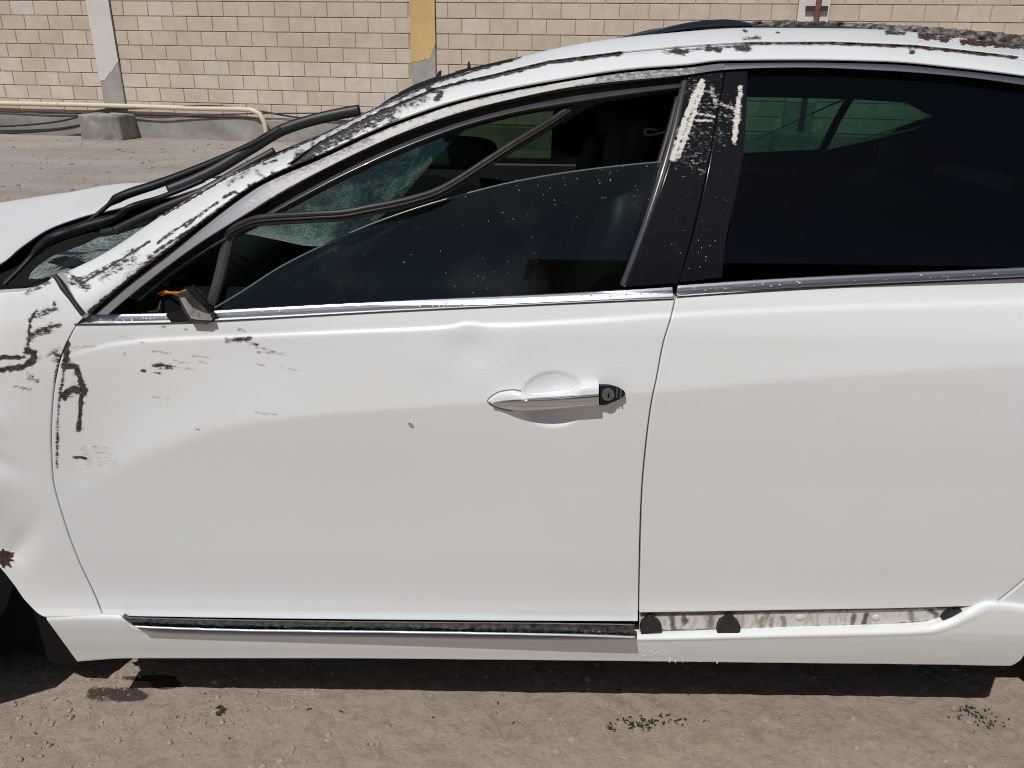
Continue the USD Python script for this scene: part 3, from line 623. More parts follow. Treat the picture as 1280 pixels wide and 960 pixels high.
# ---- front door
wear_door = [([(84, 429), (83, 445), (81, 458)], 3.0, 1.0), ([(80, 462), (77, 482), (75, 500)], 1.8, .62), ([(84, 458), (95, 458), (100, 472), (104, 488)], 3.2, 1.0), ([(79, 495), (92, 486), (106, 490)], 3.8, 1.0), ([(103, 488), (101, 502), (100, 520), (99, 537)], 2.3, 1.0), ([(86, 452), (90, 458)], 2, .7),
             ([(75, 488), (72, 530), (71, 583)], 1.5, .62), ([(92, 571), (107, 573)], 1.3, .85), ([(192, 457), (206, 456.5), (215, 459)], 1.9, .72), ([(200, 460), (216, 461)], 1.2, .45), ([(177, 463.5), (181, 464)], 1.3, .8), ([(193, 466), (200, 467)], 1.0, .6), ([(192, 439), (214, 442)], .9, .45), ([(155, 442), (156, 443)], 1.2, .7),
             ([(284, 425.5), (300, 423.5), (312, 424)], 2.8, .60), ([(294, 424), (306, 424)], 1.5, .8), ([(304, 425), (322, 431)], 1.2, .62), ([(298, 412), (306, 414)], 1.3, .45), ([(322, 440), (354, 443)], .9, .32), ([(312, 431), (350, 442)], .9, .38), ([(320, 454), (330, 457)], .9, .35), ([(350, 460), (375, 463)], .9, .28),
             ([(146, 420), (184, 430)], .9, .27), ([(88, 434), (120, 433)], .9, .3), ([(216, 458), (245, 463)], .9, .3), ([(240, 445), (262, 448)], .9, .3), ([(250, 452), (258, 454)], .9, .3), ([(216, 450), (236, 455)], .9, .27), ([(200, 409), (208, 408)], 1.0, .45), ([(230, 412), (234, 411)], 1.0, .4), ([(192, 496), (200, 498)], .9, .35), ([(204, 497), (210, 499)], .9, .35),
             ([(106, 560), (112, 578)], 3.5, .16), ([(117, 560), (126, 580)], 3.5, .14), ([(130, 562), (140, 580)], 3.5, .12), ([(245, 536), (249, 537)], .9, .4), ([(319, 516), (345, 518)], .9, .3), ([(512, 530), (516, 534)], 1.3, .6)]
door = panel('front_door', [(97, 406), (84, 432), (75, 456), (67.8, 500), (65.6, 544), (67.6, 594), (80.6, 647), (99.6, 700), (119.6, 743), (130, 769)],
      [(842, 374), (836, 400), (827, 430), (818, 477), (813, 500), (805, 560), (800, 620), (797.5, 700), (796.5, 776)],
      [(97, 406), (215, 403.5), (270, 401), (500, 388.5), (700, 379.5), (842, 374)], [(130, 769), (155, 769.5), (300, 772), (600, 775), (796.5, 776)], 480, 300, S_body, M_paint, car, wear_door, label='front door with faint scrapes and a dent above the handle')
# ---- rear door, with the bare strip where the trim has come off
rdoor_right = [(1500, 322), (1450, 480), (1400, 580), (1340, 664), (1283, 720), (1241, 754.5)]
rdoor = panel('rear_door', [(846.5, 371), (840, 400), (831, 430), (822, 477), (817, 500), (809, 560), (804, 620), (801.5, 700), (800, 765)], rdoor_right,
      [(846.5, 371), (1000, 361), (1280, 347), (1500, 335)], [(800, 765), (950, 762.5), (1214, 757), (1241, 754.5)], 420, 260, S_body, M_paint, car, label='clean rear door')
quarter = panel('rear_quarter', [(1504, 322), (1454, 481), (1404, 582), (1344, 667), (1287, 723), (1245, 757)], [(2000, 320), (1960, 480), (1800, 560), (1600, 610), (1420, 690), (1310, 764)],
      [(1504, 322), (1700, 316), (2000, 320)], [(1245, 757), (1275, 761), (1310, 764)], 120, 120, S_body, M_paint_plain, car)

# ---- sill
sillq_top = [(58, 773), (128, 771.3), (150, 772), (165, 782), (200, 789), (300, 792), (500, 795), (700, 797.5), (800, 797), (1000, 792), (1114, 789), (1160, 786.5), (1190, 778), (1214, 766), (1240, 757.5), (1290, 763), (1312, 766)]
sillq_bot = [(97, 826.5), (160, 822.5), (400, 822.5), (640, 824.5), (1000, 828.5), (1180, 830.5), (1262, 832), (1276, 825)]
n = 420
tq = spline(sillq_top, n); bq = spline(sillq_bot, n)
# pair the edges by column so that rows run down the sill
xs_t = tq[:, 0]; bx = np.interp(xs_t, [58, 110, 1250, 1312], [97, 140, 1250, 1276]); by = np.interp(bx, bq[:, 0], bq[:, 1])
k = np.linspace(0, 1, 36)[:, None, None]
q = (1 - k) * tq[None] + k * np.stack([bx, by], 1)[None]
P = on(S_sill, q[..., 0], q[..., 1])
lipx = (sstep(tq[:, 0], 135, 185) * (1 - sstep(tq[:, 0], 1205, 1245)))[None]; kk = k[..., 0]
P[..., 1] += lipx * (0.0055 * np.clip(1 - kk / .06, 0, 1) ** 2 - 0.0010 * np.exp(-((kk - 0.10) / 0.04) ** 2)) + (1 - lipx) * .002 * np.clip(1 - kk / .04, 0, 1)            # rolled upper lip
v, f, src = hem(P, 0.05, 0.003)
sill = obj('sill', (v, f), M_paint_plain, car)
# underside return of the sill
low = P[-1]; under = np.stack([low, low + [0, .06, -.004], low + [0, .16, .02]], 0)
obj('sill_underside', (under.reshape(-1, 3), grid_faces(3, n)), M_void, car)
# ---- bare strip below the rear door
strip_wear = [([(840, 770), (842, 790)], 2.5, .75), ([(890, 768), (886, 790)], 3, .55), ([(803, 768), (1200, 758)], 1.6, .75), ([(802, 789.5), (1000, 786), (1110, 782), (1180, 780)], 1.6, .7), ([(1083, 768), (1078, 785)], 2.2, .8), ([(1068, 768), (1064, 784)], 2.0, .7), ([(1163, 762), (1170, 768)], 3, .8), ([(856, 775)], 3.5, 1.0), ([(1120, 781), (1180, 778)], 2, .8)]
strip_rust = [([(930, 768), (926, 788)], 2, .5), ([(944, 767), (948, 786)], 2, .5), ([(958, 767), (954, 786)], 3, .5), ([(880, 770), (893, 786)], 3, .45), ([(968, 767), (964, 786)], 2, .45), ([(1010, 767), (1006, 784)], 2, .4)]
rs_ = np.random.default_rng(17)
for _ in range(46):
    gx0 = rs_.uniform(805, 1185); yt = np.interp(gx0, [800, 1200], [766, 758]); yb = np.interp(gx0, [800, 1200], [789, 778]); ya = rs_.uniform(yt, yb - 6)
    (strip_rust if rs_.random() < .85 else strip_wear).append(([(gx0, ya), (gx0 + rs_.normal(0, 2), min(yb, ya + rs_.uniform(5, 20)))], rs_.uniform(1.0, 3.0), rs_.uniform(.2, .5)))
q = coons([(799, 764.5), (799, 797)], [(1216, 756.5), (1214, 768)], [(799, 764.5), (1000, 761), (1216, 756.5)], [(799, 797), (1000, 791), (1114, 787), (1175, 785), (1200, 774), (1214, 768)], 300, 24)
P = on(lambda x, z: 0.034 + 0 * x, q[..., 0], q[..., 1]); fp = q.reshape(-1, 2)
M_strip = paint('bare_primer', (0.60, 0.595, 0.57), 0.5, 0.1, namp=0.9, soft=0.30, rustcol=((0.20, 0.13, 0.075), (0.34, 0.24, 0.15)))
strip = obj('bare_strip', (P.reshape(-1, 3), grid_faces(*P.shape[:2], True)), M_strip, rdoor, attrs={'wear': strokes(fp[:, 0], fp[:, 1], strip_wear), 'rust': strokes(fp[:, 0], fp[:, 1], strip_rust)}, label='dirty bare strip where the trim has come off')
for cx, cy, w_, h_, tilt in ((813, 778, 23, 21, 0.1), (911, 778, 25, 23, 0), (1194, 769, 26, 17, -0.35)):
    c = on(lambda x, z: 0.029 + 0 * x, cx, cy); sc = 1.62 / F
    prof = [(-.5, -.5), (.5, -.5), (.52, -.2), (.38, .1), (.16, .28), (.10, .52), (-.12, .5), (-.2, .3), (-.42, .12), (-.5, -.2)]
    pg = trimesh.creation.extrude_polygon(Polygon([(a * w_ * sc, b * h_ * sc) for a, b in prof]).buffer(.002), 0.012, engine='earcut')
    vv = np.array(pg.vertices); ca, sa = math.cos(tilt), math.sin(tilt)
    vv = np.stack([vv[:, 0] * ca - vv[:, 1] * sa, -vv[:, 2] + .006, vv[:, 0] * sa + vv[:, 1] * ca], 1) + c
    obj('trim_clip', (vv, np.array(pg.faces)), M_rubber_dusty, rdoor, smooth=30)
for cx, cy in ((1000, 772), (1095, 772)):
    c = on(lambda x, z: 0.0335 + 0 * x, cx, cy); obj('screw', ellipsoid(c, (.008, .003, .007), 2), M_strip, rdoor)

# ---- chrome garnish on the front door, springing loose at its rear end
gt = spline([(152, 771), (300, 774), (500, 776.5), (700, 778.2), (793, 779.5)], 160); gb = spline([(168, 783), (300, 787.5), (500, 790), (700, 793.5), (793, 796.5)], 160)
rows = []
out_of = np.linspace(0, 1, 160)
for a, dy in ((0.0, .004), (0.05, -.012), (.12, -.0145), (.5, -.0115), (.80, -.0095), (.86, -.0150), (.96, -.0185), (1.0, -.010), (1.02, .006)):
    qq = gt * (1 - a) + gb * a; p = on(lambda x, z: S_body(x, z, False), qq[:, 0], qq[:, 1]); y = p[:, 1] + dy - 0.0125 * out_of ** 1.5 * (0.3 + a)
    rows.append(Py(qq[:, 0], qq[:, 1], y))
P = np.array(rows)
vv, ff, _ = hem(P, 0.012, .0005, 'LR')
obj('lower_garnish', (vv, ff), M_garnish, door, smooth=50, label='dusty chrome strip springing loose at its rear end')

obj('garnish_lip', tube(P[6] + np.array([0, -.0005, -.001]), .0021, 8), M_lip, door)
# ---- window line mouldings (chrome strips)
def ribbon(name, top, bot, S, m, parent, n=160, prof=((0, .006), (.06, -.0028), (.3, -.0050), (.6, -.0068), (.9, -.0080), (.97, -.006), (1, .006)), wear=(), label=None, smooth=40):
    t, b = spline(top, n), spline(bot, n); rows, qs = [], []
    fine = np.array(prof); aa = np.unique(np.r_[fine[:, 0], np.linspace(0, 1, 13)])
    for a in aa:
        qq = t * (1 - a) + b * a; p = on(S, qq[:, 0], qq[:, 1]); rows.append(Py(qq[:, 0], qq[:, 1], p[:, 1] + np.interp(a, fine[:, 0], fine[:, 1]))); qs.append(qq)
    P = np.array(rows); vv, ff, src = hem(P, .01, .0005, 'LR'); fq = np.array(qs).reshape(-1, 2)[src]
    at = {'wear': strokes(fq[:, 0], fq[:, 1], wear)} if wear != () else {'wear': np.zeros(len(fq))}
    # smoothing by angle would split vertices: these strips are fine enough to shade smoothly
    return obj(name, (vv, ff), m, parent, smooth=True, attrs=at, label=label)
S_belt = lambda x, z: np.clip(S_body(x, z, False) + .010, .040, .050)
ribbon('waist_moulding', [(95, 399.5), (120, 392.5), (215, 391), (270, 387.5), (500, 375.5), (700, 366.5), (840, 358)], [(95, 404.5), (120, 404), (215, 402.5), (270, 400), (500, 387.5), (700, 378.5), (842, 372.5)], S_belt, M_satin, door, label='chrome moulding under the front window')
ribbon('waist_moulding', [(848, 356), (1000, 346.5), (1280, 334), (1500, 322)], [(845.5, 370), (1000, 360), (1280, 346), (1500, 333)], S_belt, M_satin, rdoor, label='chrome moulding under the rear window')

obj('waist_seal', px_tube([(93, 405.4), (120, 405.2), (215, 403.6), (270, 401.2), (500, 388.7), (700, 379.7), (842, 373.6)], .0013, lambda x, z: S_body(x, z, False), n=200, dy=-.001, seg=8), M_rubber, door)
obj('waist_seal', px_tube([(846, 371.2), (1000, 361.2), (1280, 347.2), (1500, 334)], .0013, lambda x, z: S_body(x, z, False), n=160, dy=-.001, seg=8), M_rubber, rdoor)
# ---- pillar and roof rail
rail_low = [(106, 397), (112, 391), (155, 354), (225, 299), (297, 244), (320, 229), (400, 193), (490, 153), (580, 123), (687, 101), (795, 85), (860, 80), (903, 75), (1000, 74), (1107, 76), (1197, 84), (1280, 94), (1420, 118), (1560, 160)]
rail_up = [(72, 346), (76, 344), (125, 320), (205, 268), (277, 224), (318, 205), (400, 168.5), (454, 142), (544, 103), (651, 71), (741, 52), (820, 43), (939, 35), (1072, 36), (1180, 44), (1280, 60), (1420, 84), (1560, 124)]
n = 760
lo, up = spline(rail_low, n), spline(rail_up, n)
# match stations of equal x-ish progress: follow the perpendicular by re-parametrising the upper edge
plo = on(S_win, lo[:, 0], lo[:, 1]); ylo = plo[:, 1] - 0.010
fr_ = np.linspace(0, 1, n)
aa = np.linspace(0, 1, 44); rows, qs = [], []
yup = ylo + np.interp(up[:, 0], [70, 200, 400, 700, 1000, 1600], [.045, .055, .065, .085, .10, .10])
ditch = np.array([(365, 205), (400, 178.5), (465, 145), (544, 111.5), (615, 95), (687, 77.5), (777, 66.5), (860, 59), (940, 54.5), (1040, 54), (1140, 58), (1200, 64), (1272, 72), (1420, 96)], float)
for a in aa:
    qq = lo * (1 - a) + up * a; y = ylo * (1 - a) + yup * a - 0.014 * np.sin(np.pi * a) ** 0.7
    dy_ = np.interp(qq[:, 0], ditch[:, 0], ditch[:, 1]); dd = np.abs(qq[:, 1] - dy_)
    y = y + np.where(qq[:, 0] > 360, 0.010 * np.clip(1 - dd / 2.6, 0, 1), 0)
    rows.append(Py(qq[:, 0], qq[:, 1], y)); qs.append(qq)
P = np.array(rows)[::-1]; Q = np.array(qs)[::-1]
P[..., 1] += (meshkit.fbm(P * 9, 3, 31) - .5) * 0.008
vv, ff, src = hem(P, .02, .002); fq = Q.reshape(-1, 2)[src]
wear_rail = [([(76, 350), (92, 349), (104, 352)], 2.4, .75), ([(84, 352), (112, 359)], 2.8, .6), ([(84, 340), (96, 348)], 2, .6), ([(92, 349), (110, 346)], 2, .62), ([(100, 356), (140, 331), (187, 302)], 1.3, .9), ([(112, 343), (165, 316)], 1.2, .5), ([(95, 354), (108, 354)], 5, .3),
             ([(128, 345), (150, 333), (168, 322)], 5, .40), ([(140, 336), (165, 322)], 2.2, .62), ([(150, 332), (162, 318), (168, 312)], 3.5, .48), ([(176, 336), (192, 322)], 4.0, .58), ([(160, 345), (185, 333)], 3, .42), ([(168, 330), (182, 330)], 3, .35),
             ([(195, 314), (230, 292), (262, 272), (300, 246)], 1.5, .85), ([(197, 304), (215, 290), (240, 275), (272, 253)], 1.5, .72), ([(232, 284), (246, 272)], 1.4, .7), ([(250, 270), (262, 260)], 1.4, .7), ([(280, 247), (292, 240), (300, 243)], 1.6, .85), ([(312, 233)], 3, 1),
             ([(112, 390), (135, 370), (180, 335)], 2.2, .8), ([(180, 335), (240, 286), (320, 228), (400, 191)], 1.6, .62),
             ([(365, 206), (370, 200), (400, 180), (465, 146), (480, 138)], 2.4, 1), ([(365, 206), (380, 204)], 1.5, .8)] + \
            [([(372 + 13 * i, 199 - 7.6 * i), (381 + 13 * i, 203 - 7.6 * i)], 2.3, .72) for i in range(8)] + \
            [([(375, 199), (420, 174), (470, 149), (490, 141)], 6.5, .66), ([(484, 137), (500, 130), (544, 112), (580, 102), (615, 96), (687, 78.5), (777, 67)], 1.8, .92), ([(535, 112), (552, 116), (545, 123)], 3, .85), ([(500, 132), (530, 122)], 5, .55), ([(478, 158), (500, 146)], 2, .5),
             ([(830, 65), (870, 62), (940, 56)], 1.8, .55), ([(843, 64), (858, 65)], 2.8, .95), ([(884, 61), (900, 62)], 2.6, .95), ([(921, 59), (935, 60)], 3, .9), ([(930, 38), (934, 40)], 1.3, .8), ([(971, 40.5), (974, 41)], 1.2, .9), ([(930, 48), (950, 47)], 1.5, .6), ([(1141, 65)], 3.8, 1.2), ([(1141, 65)], 2.5, 1.3),
             ([(940, 55), (1040, 54.5), (1140, 58.5)], 1.2, .75), ([(400, 169), (454, 142.5), (544, 103), (651, 71.5)], 1.5, .75), ([(1110, 40), (1130, 42)], 2.5, .8), ([(320, 215), (330, 222)], 2, .5), ([(285, 229), (310, 214)], 2.5, .45), ([(340, 215), (352, 220)], 1.5, .5), ([(330, 205), (345, 200)], 1.5, .6)]
rust_rail = [([(1040, 54.5), (1140, 58.5), (1200, 64.5), (1272, 72.5)], 1.5, .85), ([(1150, 44), (1170, 46), (1185, 49)], 4, .75), ([(1205, 52), (1240, 54), (1285, 59)], 3.5, .95), ([(1165, 42), (1285, 56)], 3, .6), ([(205, 269), (277, 225), (318, 206), (400, 170)], 1.3, .8)]
rail = obj('roof_rail', (vv, ff), M_paint, car, attrs={'wear': strokes(fq[:, 0], fq[:, 1], wear_rail), 'rust': strokes(fq[:, 0], fq[:, 1], rust_rail)}, label='white windscreen pillar and roof rail scraped to bare metal')
RAIL_UP = P[0]; RAIL_LOW = P[-1]

obj('pillar_seam', px_tube([(68, 344), (73, 350), (80, 361), (88, 372), (97, 384), (104, 393)], np.interp(np.linspace(0, 1, 60), [0, .3, .6, 1], [.004, .0055, .004, .0045]), S_body, dy=-.003), M_rubber_dusty, rail)
# black seal between rail and the window mouldings
ml = [(118, 393), (160, 356), (230, 302), (301, 247), (325, 231), (403, 197), (492, 157), (582, 127), (688, 105), (796, 89), (862, 84), (905, 79), (1000, 78), (1107, 80), (1197, 88), (1280, 98), (1420, 122), (1560, 164)]
mlow = [(136, 393), (176, 360), (250, 305), (320, 262), (345, 246), (432, 199), (508, 165), (580, 140), (651, 122), (723, 108), (860, 94), (905, 88), (1000, 85), (1107, 89), (1197, 96), (1280, 107), (1420, 132), (1560, 175)]
def moved(pts, dy): return [(x, y + dy) for x, y in pts]
ribbon('rail_seal', moved(rail_low, -2), moved(ml, 3), S_win, M_rubber, rail, n=300, prof=((0, .012), (.5, .010), (1, .012)))
def cut(pts, x0, x1):
    p = np.array(pts, float); f = PchipInterpolator(p[:, 0], p[:, 1]); xs = np.r_[x0, p[(p[:, 0] > x0) & (p[:, 0] < x1), 0], x1]; return [(x, float(f(x))) for x in xs]
ribbon('window_moulding', cut(ml, 118, 909), [(136, 393)] + cut(mlow, 176, 906), S_win, M_mould, door, n=420, wear=[([(310, 258), (345, 238)], 6, .30), ([(345, 240), (420, 200), (500, 161)], 14, .46), ([(470, 172), (560, 138), (640, 120), (740, 99)], 4.5, .85), ([(470, 172), (560, 140), (640, 121), (860, 88)], 14, .42)], label='chrome window moulding scuffed white')
ribbon('window_moulding', cut(ml, 908, 1560), cut(mlow, 906, 1560), S_win, M_satin_top, rdoor, n=200, prof=((0, .006), (.06, -.0085), (.3, -.0095), (.6, -.0095), (.9, -.0085), (.97, -.007), (1, .006)), label='chrome moulding over the rear window')
# glossy channel of the front window frame
ch_in = [(262, 317), (300, 297), (335, 277), (432, 225), (490, 197), (544, 173), (615, 153), (705, 138), (760, 128), (850, 113)]
ribbon('window_channel', [(160, 372), (244, 306), (316, 262), (341, 246), (430, 198), (506, 164), (579, 139), (650, 121), (722, 107), (858, 93)], [(178, 377), (258, 318), (335, 277), (362, 262), (432, 225), (518, 186), (590, 160), (655, 144), (728, 132), (852, 114)], lambda x, z: S_win(x, z) + .012, M_channel, door, n=260,
       prof=((0, .0), (.15, .006), (.45, .004), (.62, -.006), (.72, -.008), (.82, -.004), (1, .02)))

# ---- B-pillar covers
wear_b1 = [([(877, 103), (866, 124), (857, 150), (847, 178), (841, 198)], 3.2, .85), ([(880, 106), (873, 124), (864, 152), (853, 182), (847, 196)], 2.6, .8), ([(870, 112), (852, 180)], 5, .45), ([(862, 110), (900, 118)], 2, .34), ([(870, 142), (893, 146)], 1.4, .7), ([(866, 150), (890, 151)], 1.2, .6), ([(890, 112), (895, 132)], 4, .45), ([(880, 115), (870, 200)], 22, .20)]
wear_b2 = [([(925, 109), (924, 112)], 3, .8), ([(925, 117), (923, 128), (921, 150), (918, 176)], 3.2, .78), ([(895, 128), (920, 137)], 1.3, .6), ([(893, 142), (915, 146)], 1.3, .45), ([(905, 130), (900, 175)], 12, .18)]
def panel2(name, left, right, top, bottom, nu, nv, S, m, parent, wear, **k): return panel(name, left, right, top, bottom, nu, nv, S, m, parent, wear, (), **k)
panel2('pillar_cover', [(862, 96), (851, 150), (838, 202), (810, 285), (783, 357.5)], [(905, 90), (893.5, 152), (884, 205), (866, 285), (847.5, 353)], [(862, 96), (884, 92), (905, 90)], [(783, 357.5), (815, 355.5), (847.5, 353)], 60, 170, lambda x, z: S_win(x, z) - .002, M_piano, door, wear_b1, label='gloss black door pillar cover with a broad white scrape')
panel2('pillar_cover', [(909, 89), (897, 152), (887.5, 205), (870, 285), (851, 352)], [(934, 88), (933, 112), (929, 186), (919, 245), (907, 300), (902, 346)], [(909, 89), (934, 88)], [(851, 352), (902, 347)], 60, 170, lambda x, z: S_win(x, z) - .002, M_piano, rdoor, wear_b2, label='gloss black rear pillar cover with a narrow white scrape')
# inner guide channel left of the pillar, where the glass runs
obj('glass_guide', px_tube([(856, 100), (846, 150), (832, 203), (806, 285), (779, 358)], .007, S_win, dy=.012), M_channel, door)
obj('glass_guide', px_tube([(848, 120), (836, 165), (824, 205), (800, 283), (774, 358)], .006, S_win, dy=.03), M_rubber_dusty, door)
# pillar post behind it
P = on(lambda x, z: S_win(x, z) + .05, *np.moveaxis(coons([(846, 92), (828, 205), (772, 372)], [(930, 88), (925, 190), (900, 372)], [(846, 92), (930, 88)], [(772, 372), (900, 372)], 8, 24), -1, 0))
obj('pillar_post', (P.reshape(-1, 3), grid_faces(*P.shape[:2], True)), M_dark, car)

# ---- side glass
def pane(name, pts, m, parent, S, nu=50, nv=30, label=None, thick=0.004):
    q = coons(*pts, nu, nv); P = on(S, q[..., 0], q[..., 1]); nv_, nu_ = P.shape[:2]
    return obj(name, (P.reshape(-1, 3), grid_faces(nv_, nu_, True)), m, parent, label=label)
gtop = [(268, 385), (300, 366), (350, 334), (400, 308.5), (475, 276), (570, 245.5), (654, 225), (747, 210.5), (828, 202.5)]
S_glass = lambda x, z: S_win(x, z) + 0.014
pane('window_glass', ([(268, 385), (266, 395)], [(828, 202.5), (804, 285), (772, 372)], gtop, [(266, 395), (500, 384), (772, 372)]), M_glass_side, door, S_glass, 120, 50, label='front window glass wound halfway down')
p = np.array(gtop); e = on(S_glass, *spline(gtop, 100).T)
obj('glass_edge', tube(e, .0016, 6), plain('glass_edge_look', (0.10, 0.16, 0.15), 0.2), door)
pane('window_glass', ([(931, 86), (925, 190), (898, 350)], [(1560, 170), (1540, 250), (1500, 330)], [(931, 86), (1000, 83), (1107, 87), (1197, 94), (1280, 105), (1420, 130), (1560, 170)], [(898, 350), (1000, 350), (1280, 338), (1500, 330)]), M_glass_rear, rdoor, lambda x, z: S_win(x, z) + .006, 60, 40, label='dark tinted rear window')
# ---- hanging weather strip, the quarter divider, bracket and wire
hang = [(284, 289, .075), (300, 280, .075), (325, 272, .07), (375, 268.5, .06), (425, 265.5, .055), (465, 259, .06), (505, 251, .07), (545, 238.5, .085), (585, 216, .11), (622, 192, .135), (655, 171, .16), (690, 150, .19), (720, 130, .215), (760, 113.5, .235), (810, 103, .25), (858, 99, .26)]
seal1 = obj('hanging_seal', mcat(tube_y(hang, .0054, wob=.7), tube_y([(x - 1, y + 4.5, d - .006) for x, y, d in hang], .0020, wob=.7), tube_y([(x - 1, y + 7.5, d - .001) for x, y, d in hang], .0045, wob=1.0)), M_rubber_dusty, door, label='torn black weather strip sagging across the window opening')
obj('hanging_seal', tube_y([(700, 152, .21), (740, 128, .23), (790, 113, .25), (855, 103, .262)], .008), M_rubber, door)
obj('quarter_divider', mcat(tube_y([(290, 290, .085), (284, 312, .078), (277, 340, .07), (268, 372, .06), (262, 394, .055)], .009), tube_y([(283, 290, .082), (277, 315, .075), (270, 345, .066), (261, 376, .056)], .0035)), M_channel, door)
def prism(pts, y, t):
    p = Py(np.array([a for a, b in pts]), np.array([b for a, b in pts]), np.full(len(pts), y)); pg = trimesh.creation.extrude_polygon(Polygon(p[:, [0, 2]]).buffer(.0015), t, engine='earcut')
    v = np.array(pg.vertices); return np.stack([v[:, 0], y + v[:, 2] - t / 2, v[:, 1]], 1), np.array(pg.faces)
M_bracket = plain('bracket_metal', (0.07, 0.07, 0.07), 0.45, metallic=0.4, vary=0.7, vscale=50, bump=.4, bscale=120)
br = obj('mirror_bracket', prism([(226, 366), (240, 361), (250, 368), (266, 397), (262, 402), (243, 401), (232, 384)], .022, .022), M_bracket, door, smooth=30, label='broken stub of the door mirror')
obj('bracket_scuff', prism([(227, 373), (231, 373), (240, 385), (252, 391), (262, 394), (264, 399), (250, 398.5), (240, 397), (233, 385)], .0105, .003), plain('bright_scuff', (.42, .42, .41), .4, metallic=.5, vary=.4, vscale=90), door, smooth=False)
obj('bracket_tab', prism([(236, 362), (242, 357), (247, 366), (257, 377), (255, 381), (245, 372)], .012, .006), M_dark, door, smooth=False)
obj('mirror_foot', prism([(211, 392), (239, 391), (243, 403), (219, 403)], .03, .016), M_dark, door, smooth=30)
obj('wire', tube_y([(168, 373, .10), (178, 372, .09), (190, 370.5, .08), (198, 367, .07), (206, 364.5, .06), (214, 366, .05), (223, 366, .03), (232, 363, .02)], .0022, 60, 8), M_wire, door)
obj('wire', tube_y([(176, 374, .11), (192, 372, .085), (201, 369.5, .07), (210, 366, .055), (222, 369, .035)], .0016, 60, 8), M_wire, door)
obj('wire', tube_y([(183, 390, .06), (197, 389, .05), (201, 378, .06), (204, 370, .08)], .002, 40, 8), M_cable, door)
obj('sail_panel', prism([(140, 391), (262, 305), (282, 292), (258, 393)], .16, .01), M_dark, door, smooth=30)
obj('latch_bits', mcat(prism([(178, 384), (212, 379), (212, 392), (180, 393)], .10, .03), prism([(198, 372), (203, 371), (206, 392), (199, 392)], .08, .02), prism([(222, 350), (232, 345), (236, 362), (224, 366)], .12, .03)), M_rubber_dusty, door, smooth=30)
obj('torn_fleece', prism([(196, 352), (206, 340), (212, 348), (208, 362), (200, 364)], .148, .004), plain('pale_fleece', (.55, .56, .6), .9), door, smooth=False)
# ---- door handle
def hull_smooth(pts3, faces_from=None): pass
def handle_shape(outline, depth, bulge, y0, n=140):
    """a smooth pod: outline in pixels, swelling out of the door towards the viewer"""
    o = np.array(outline, float); s = np.vstack([o, o[:1]]); o = spline(s, n)[:-1]; c = o.mean(0)
    rings = []
    for k, (sc, d) in enumerate(((1.0, 0.0), (1.0, depth * .45), (.985, depth * .75), (.93, depth * .92), (.80, depth * .985), (.5, depth), (.2, depth * 1.01), (0.02, depth * 1.01))):
        cx = c[0] + (o[:, 0] - c[0]) * sc
        # shrink mostly across, keep the length
        qx = o[:, 0] + (c[0] - o[:, 0]) * (1 - sc) * .35; qy = c[1] + (o[:, 1] - c[1]) * sc
        rings.append(Py(qx, qy, y0 - d))
    v = np.vstack(rings); m = len(o); f = []
    for i in range(len(rings) - 1):
        for j in range(m):
            j2 = (j + 1) % m; f += [(i * m + j, i * m + j2, (i + 1) * m + j2), (i * m + j, (i + 1) * m + j2, (i + 1) * m + j)]
    return v, np.array(f)
hz = lambda L: [(560 + a / 4.267, 430 + b / 4.267) for a, b in L]
yh = float(S_body(HC[0], HC[2], False))
# the pod as a lofted bar: upper and lower edge curves with a rounded section
h_up = hz([(216, 305), (240, 278), (290, 255), (345, 247), (400, 257), (450, 272), (520, 275), (600, 268), (650, 255), (690, 228), (720, 212), (760, 209), (803, 211)])
h_lo = hz([(217, 309), (240, 325), (290, 342), (345, 352), (400, 356), (450, 356), (520, 352), (600, 346), (650, 341), (690, 337), (720, 334), (760, 330), (803, 326)])
def loft_bar(upq, loq, y_edge, out_fn, n=150, m=22, sec=1.0, capR=True):
    a, b = spline(upq, n), spline(loq, n); th = np.linspace(0, np.pi, m); rows = []
    t = np.linspace(0, 1, n); o = out_fn(t)
    for k in th:
        s = (1 - np.cos(k)) / 2; qq = a * (1 - s) + b * s
        rows.append(Py(qq[:, 0], qq[:, 1], y_edge - o * np.sin(k) ** sec))
    P = np.array(rows); v, f, _ = hem(P, .02, .0006, 'LRTB' if capR else 'TB'); return v, f
out_fn = lambda t: 0.0065 + 0.0165 * sstep(t, 0, .34)
handle = obj('door_handle', loft_bar(h_up, h_lo, yh + .001, out_fn, sec=.55), M_paint_plain, door)
ring_ = hz([(390, 250), (345, 243), (288, 250), (238, 273), (211, 303), (214, 312), (238, 330), (290, 348), (345, 358)])
obj('handle_gasket', px_tube(ring_, .0007, lambda x, z: S_body(x, z, False), n=120, dy=-.0003), M_grey, door)
c_up = hz([(233, 313), (330, 294), (450, 284), (560, 279), (680, 268), (803, 260)]); c_lo = hz([(236, 318), (330, 328), (450, 329), (560, 327), (680, 321), (803, 312)])
obj('handle_chrome', loft_bar(c_up, c_lo, yh - .002, lambda t: out_fn(t) + .0022 + .0 * t, sec=.4), M_chrome, door)
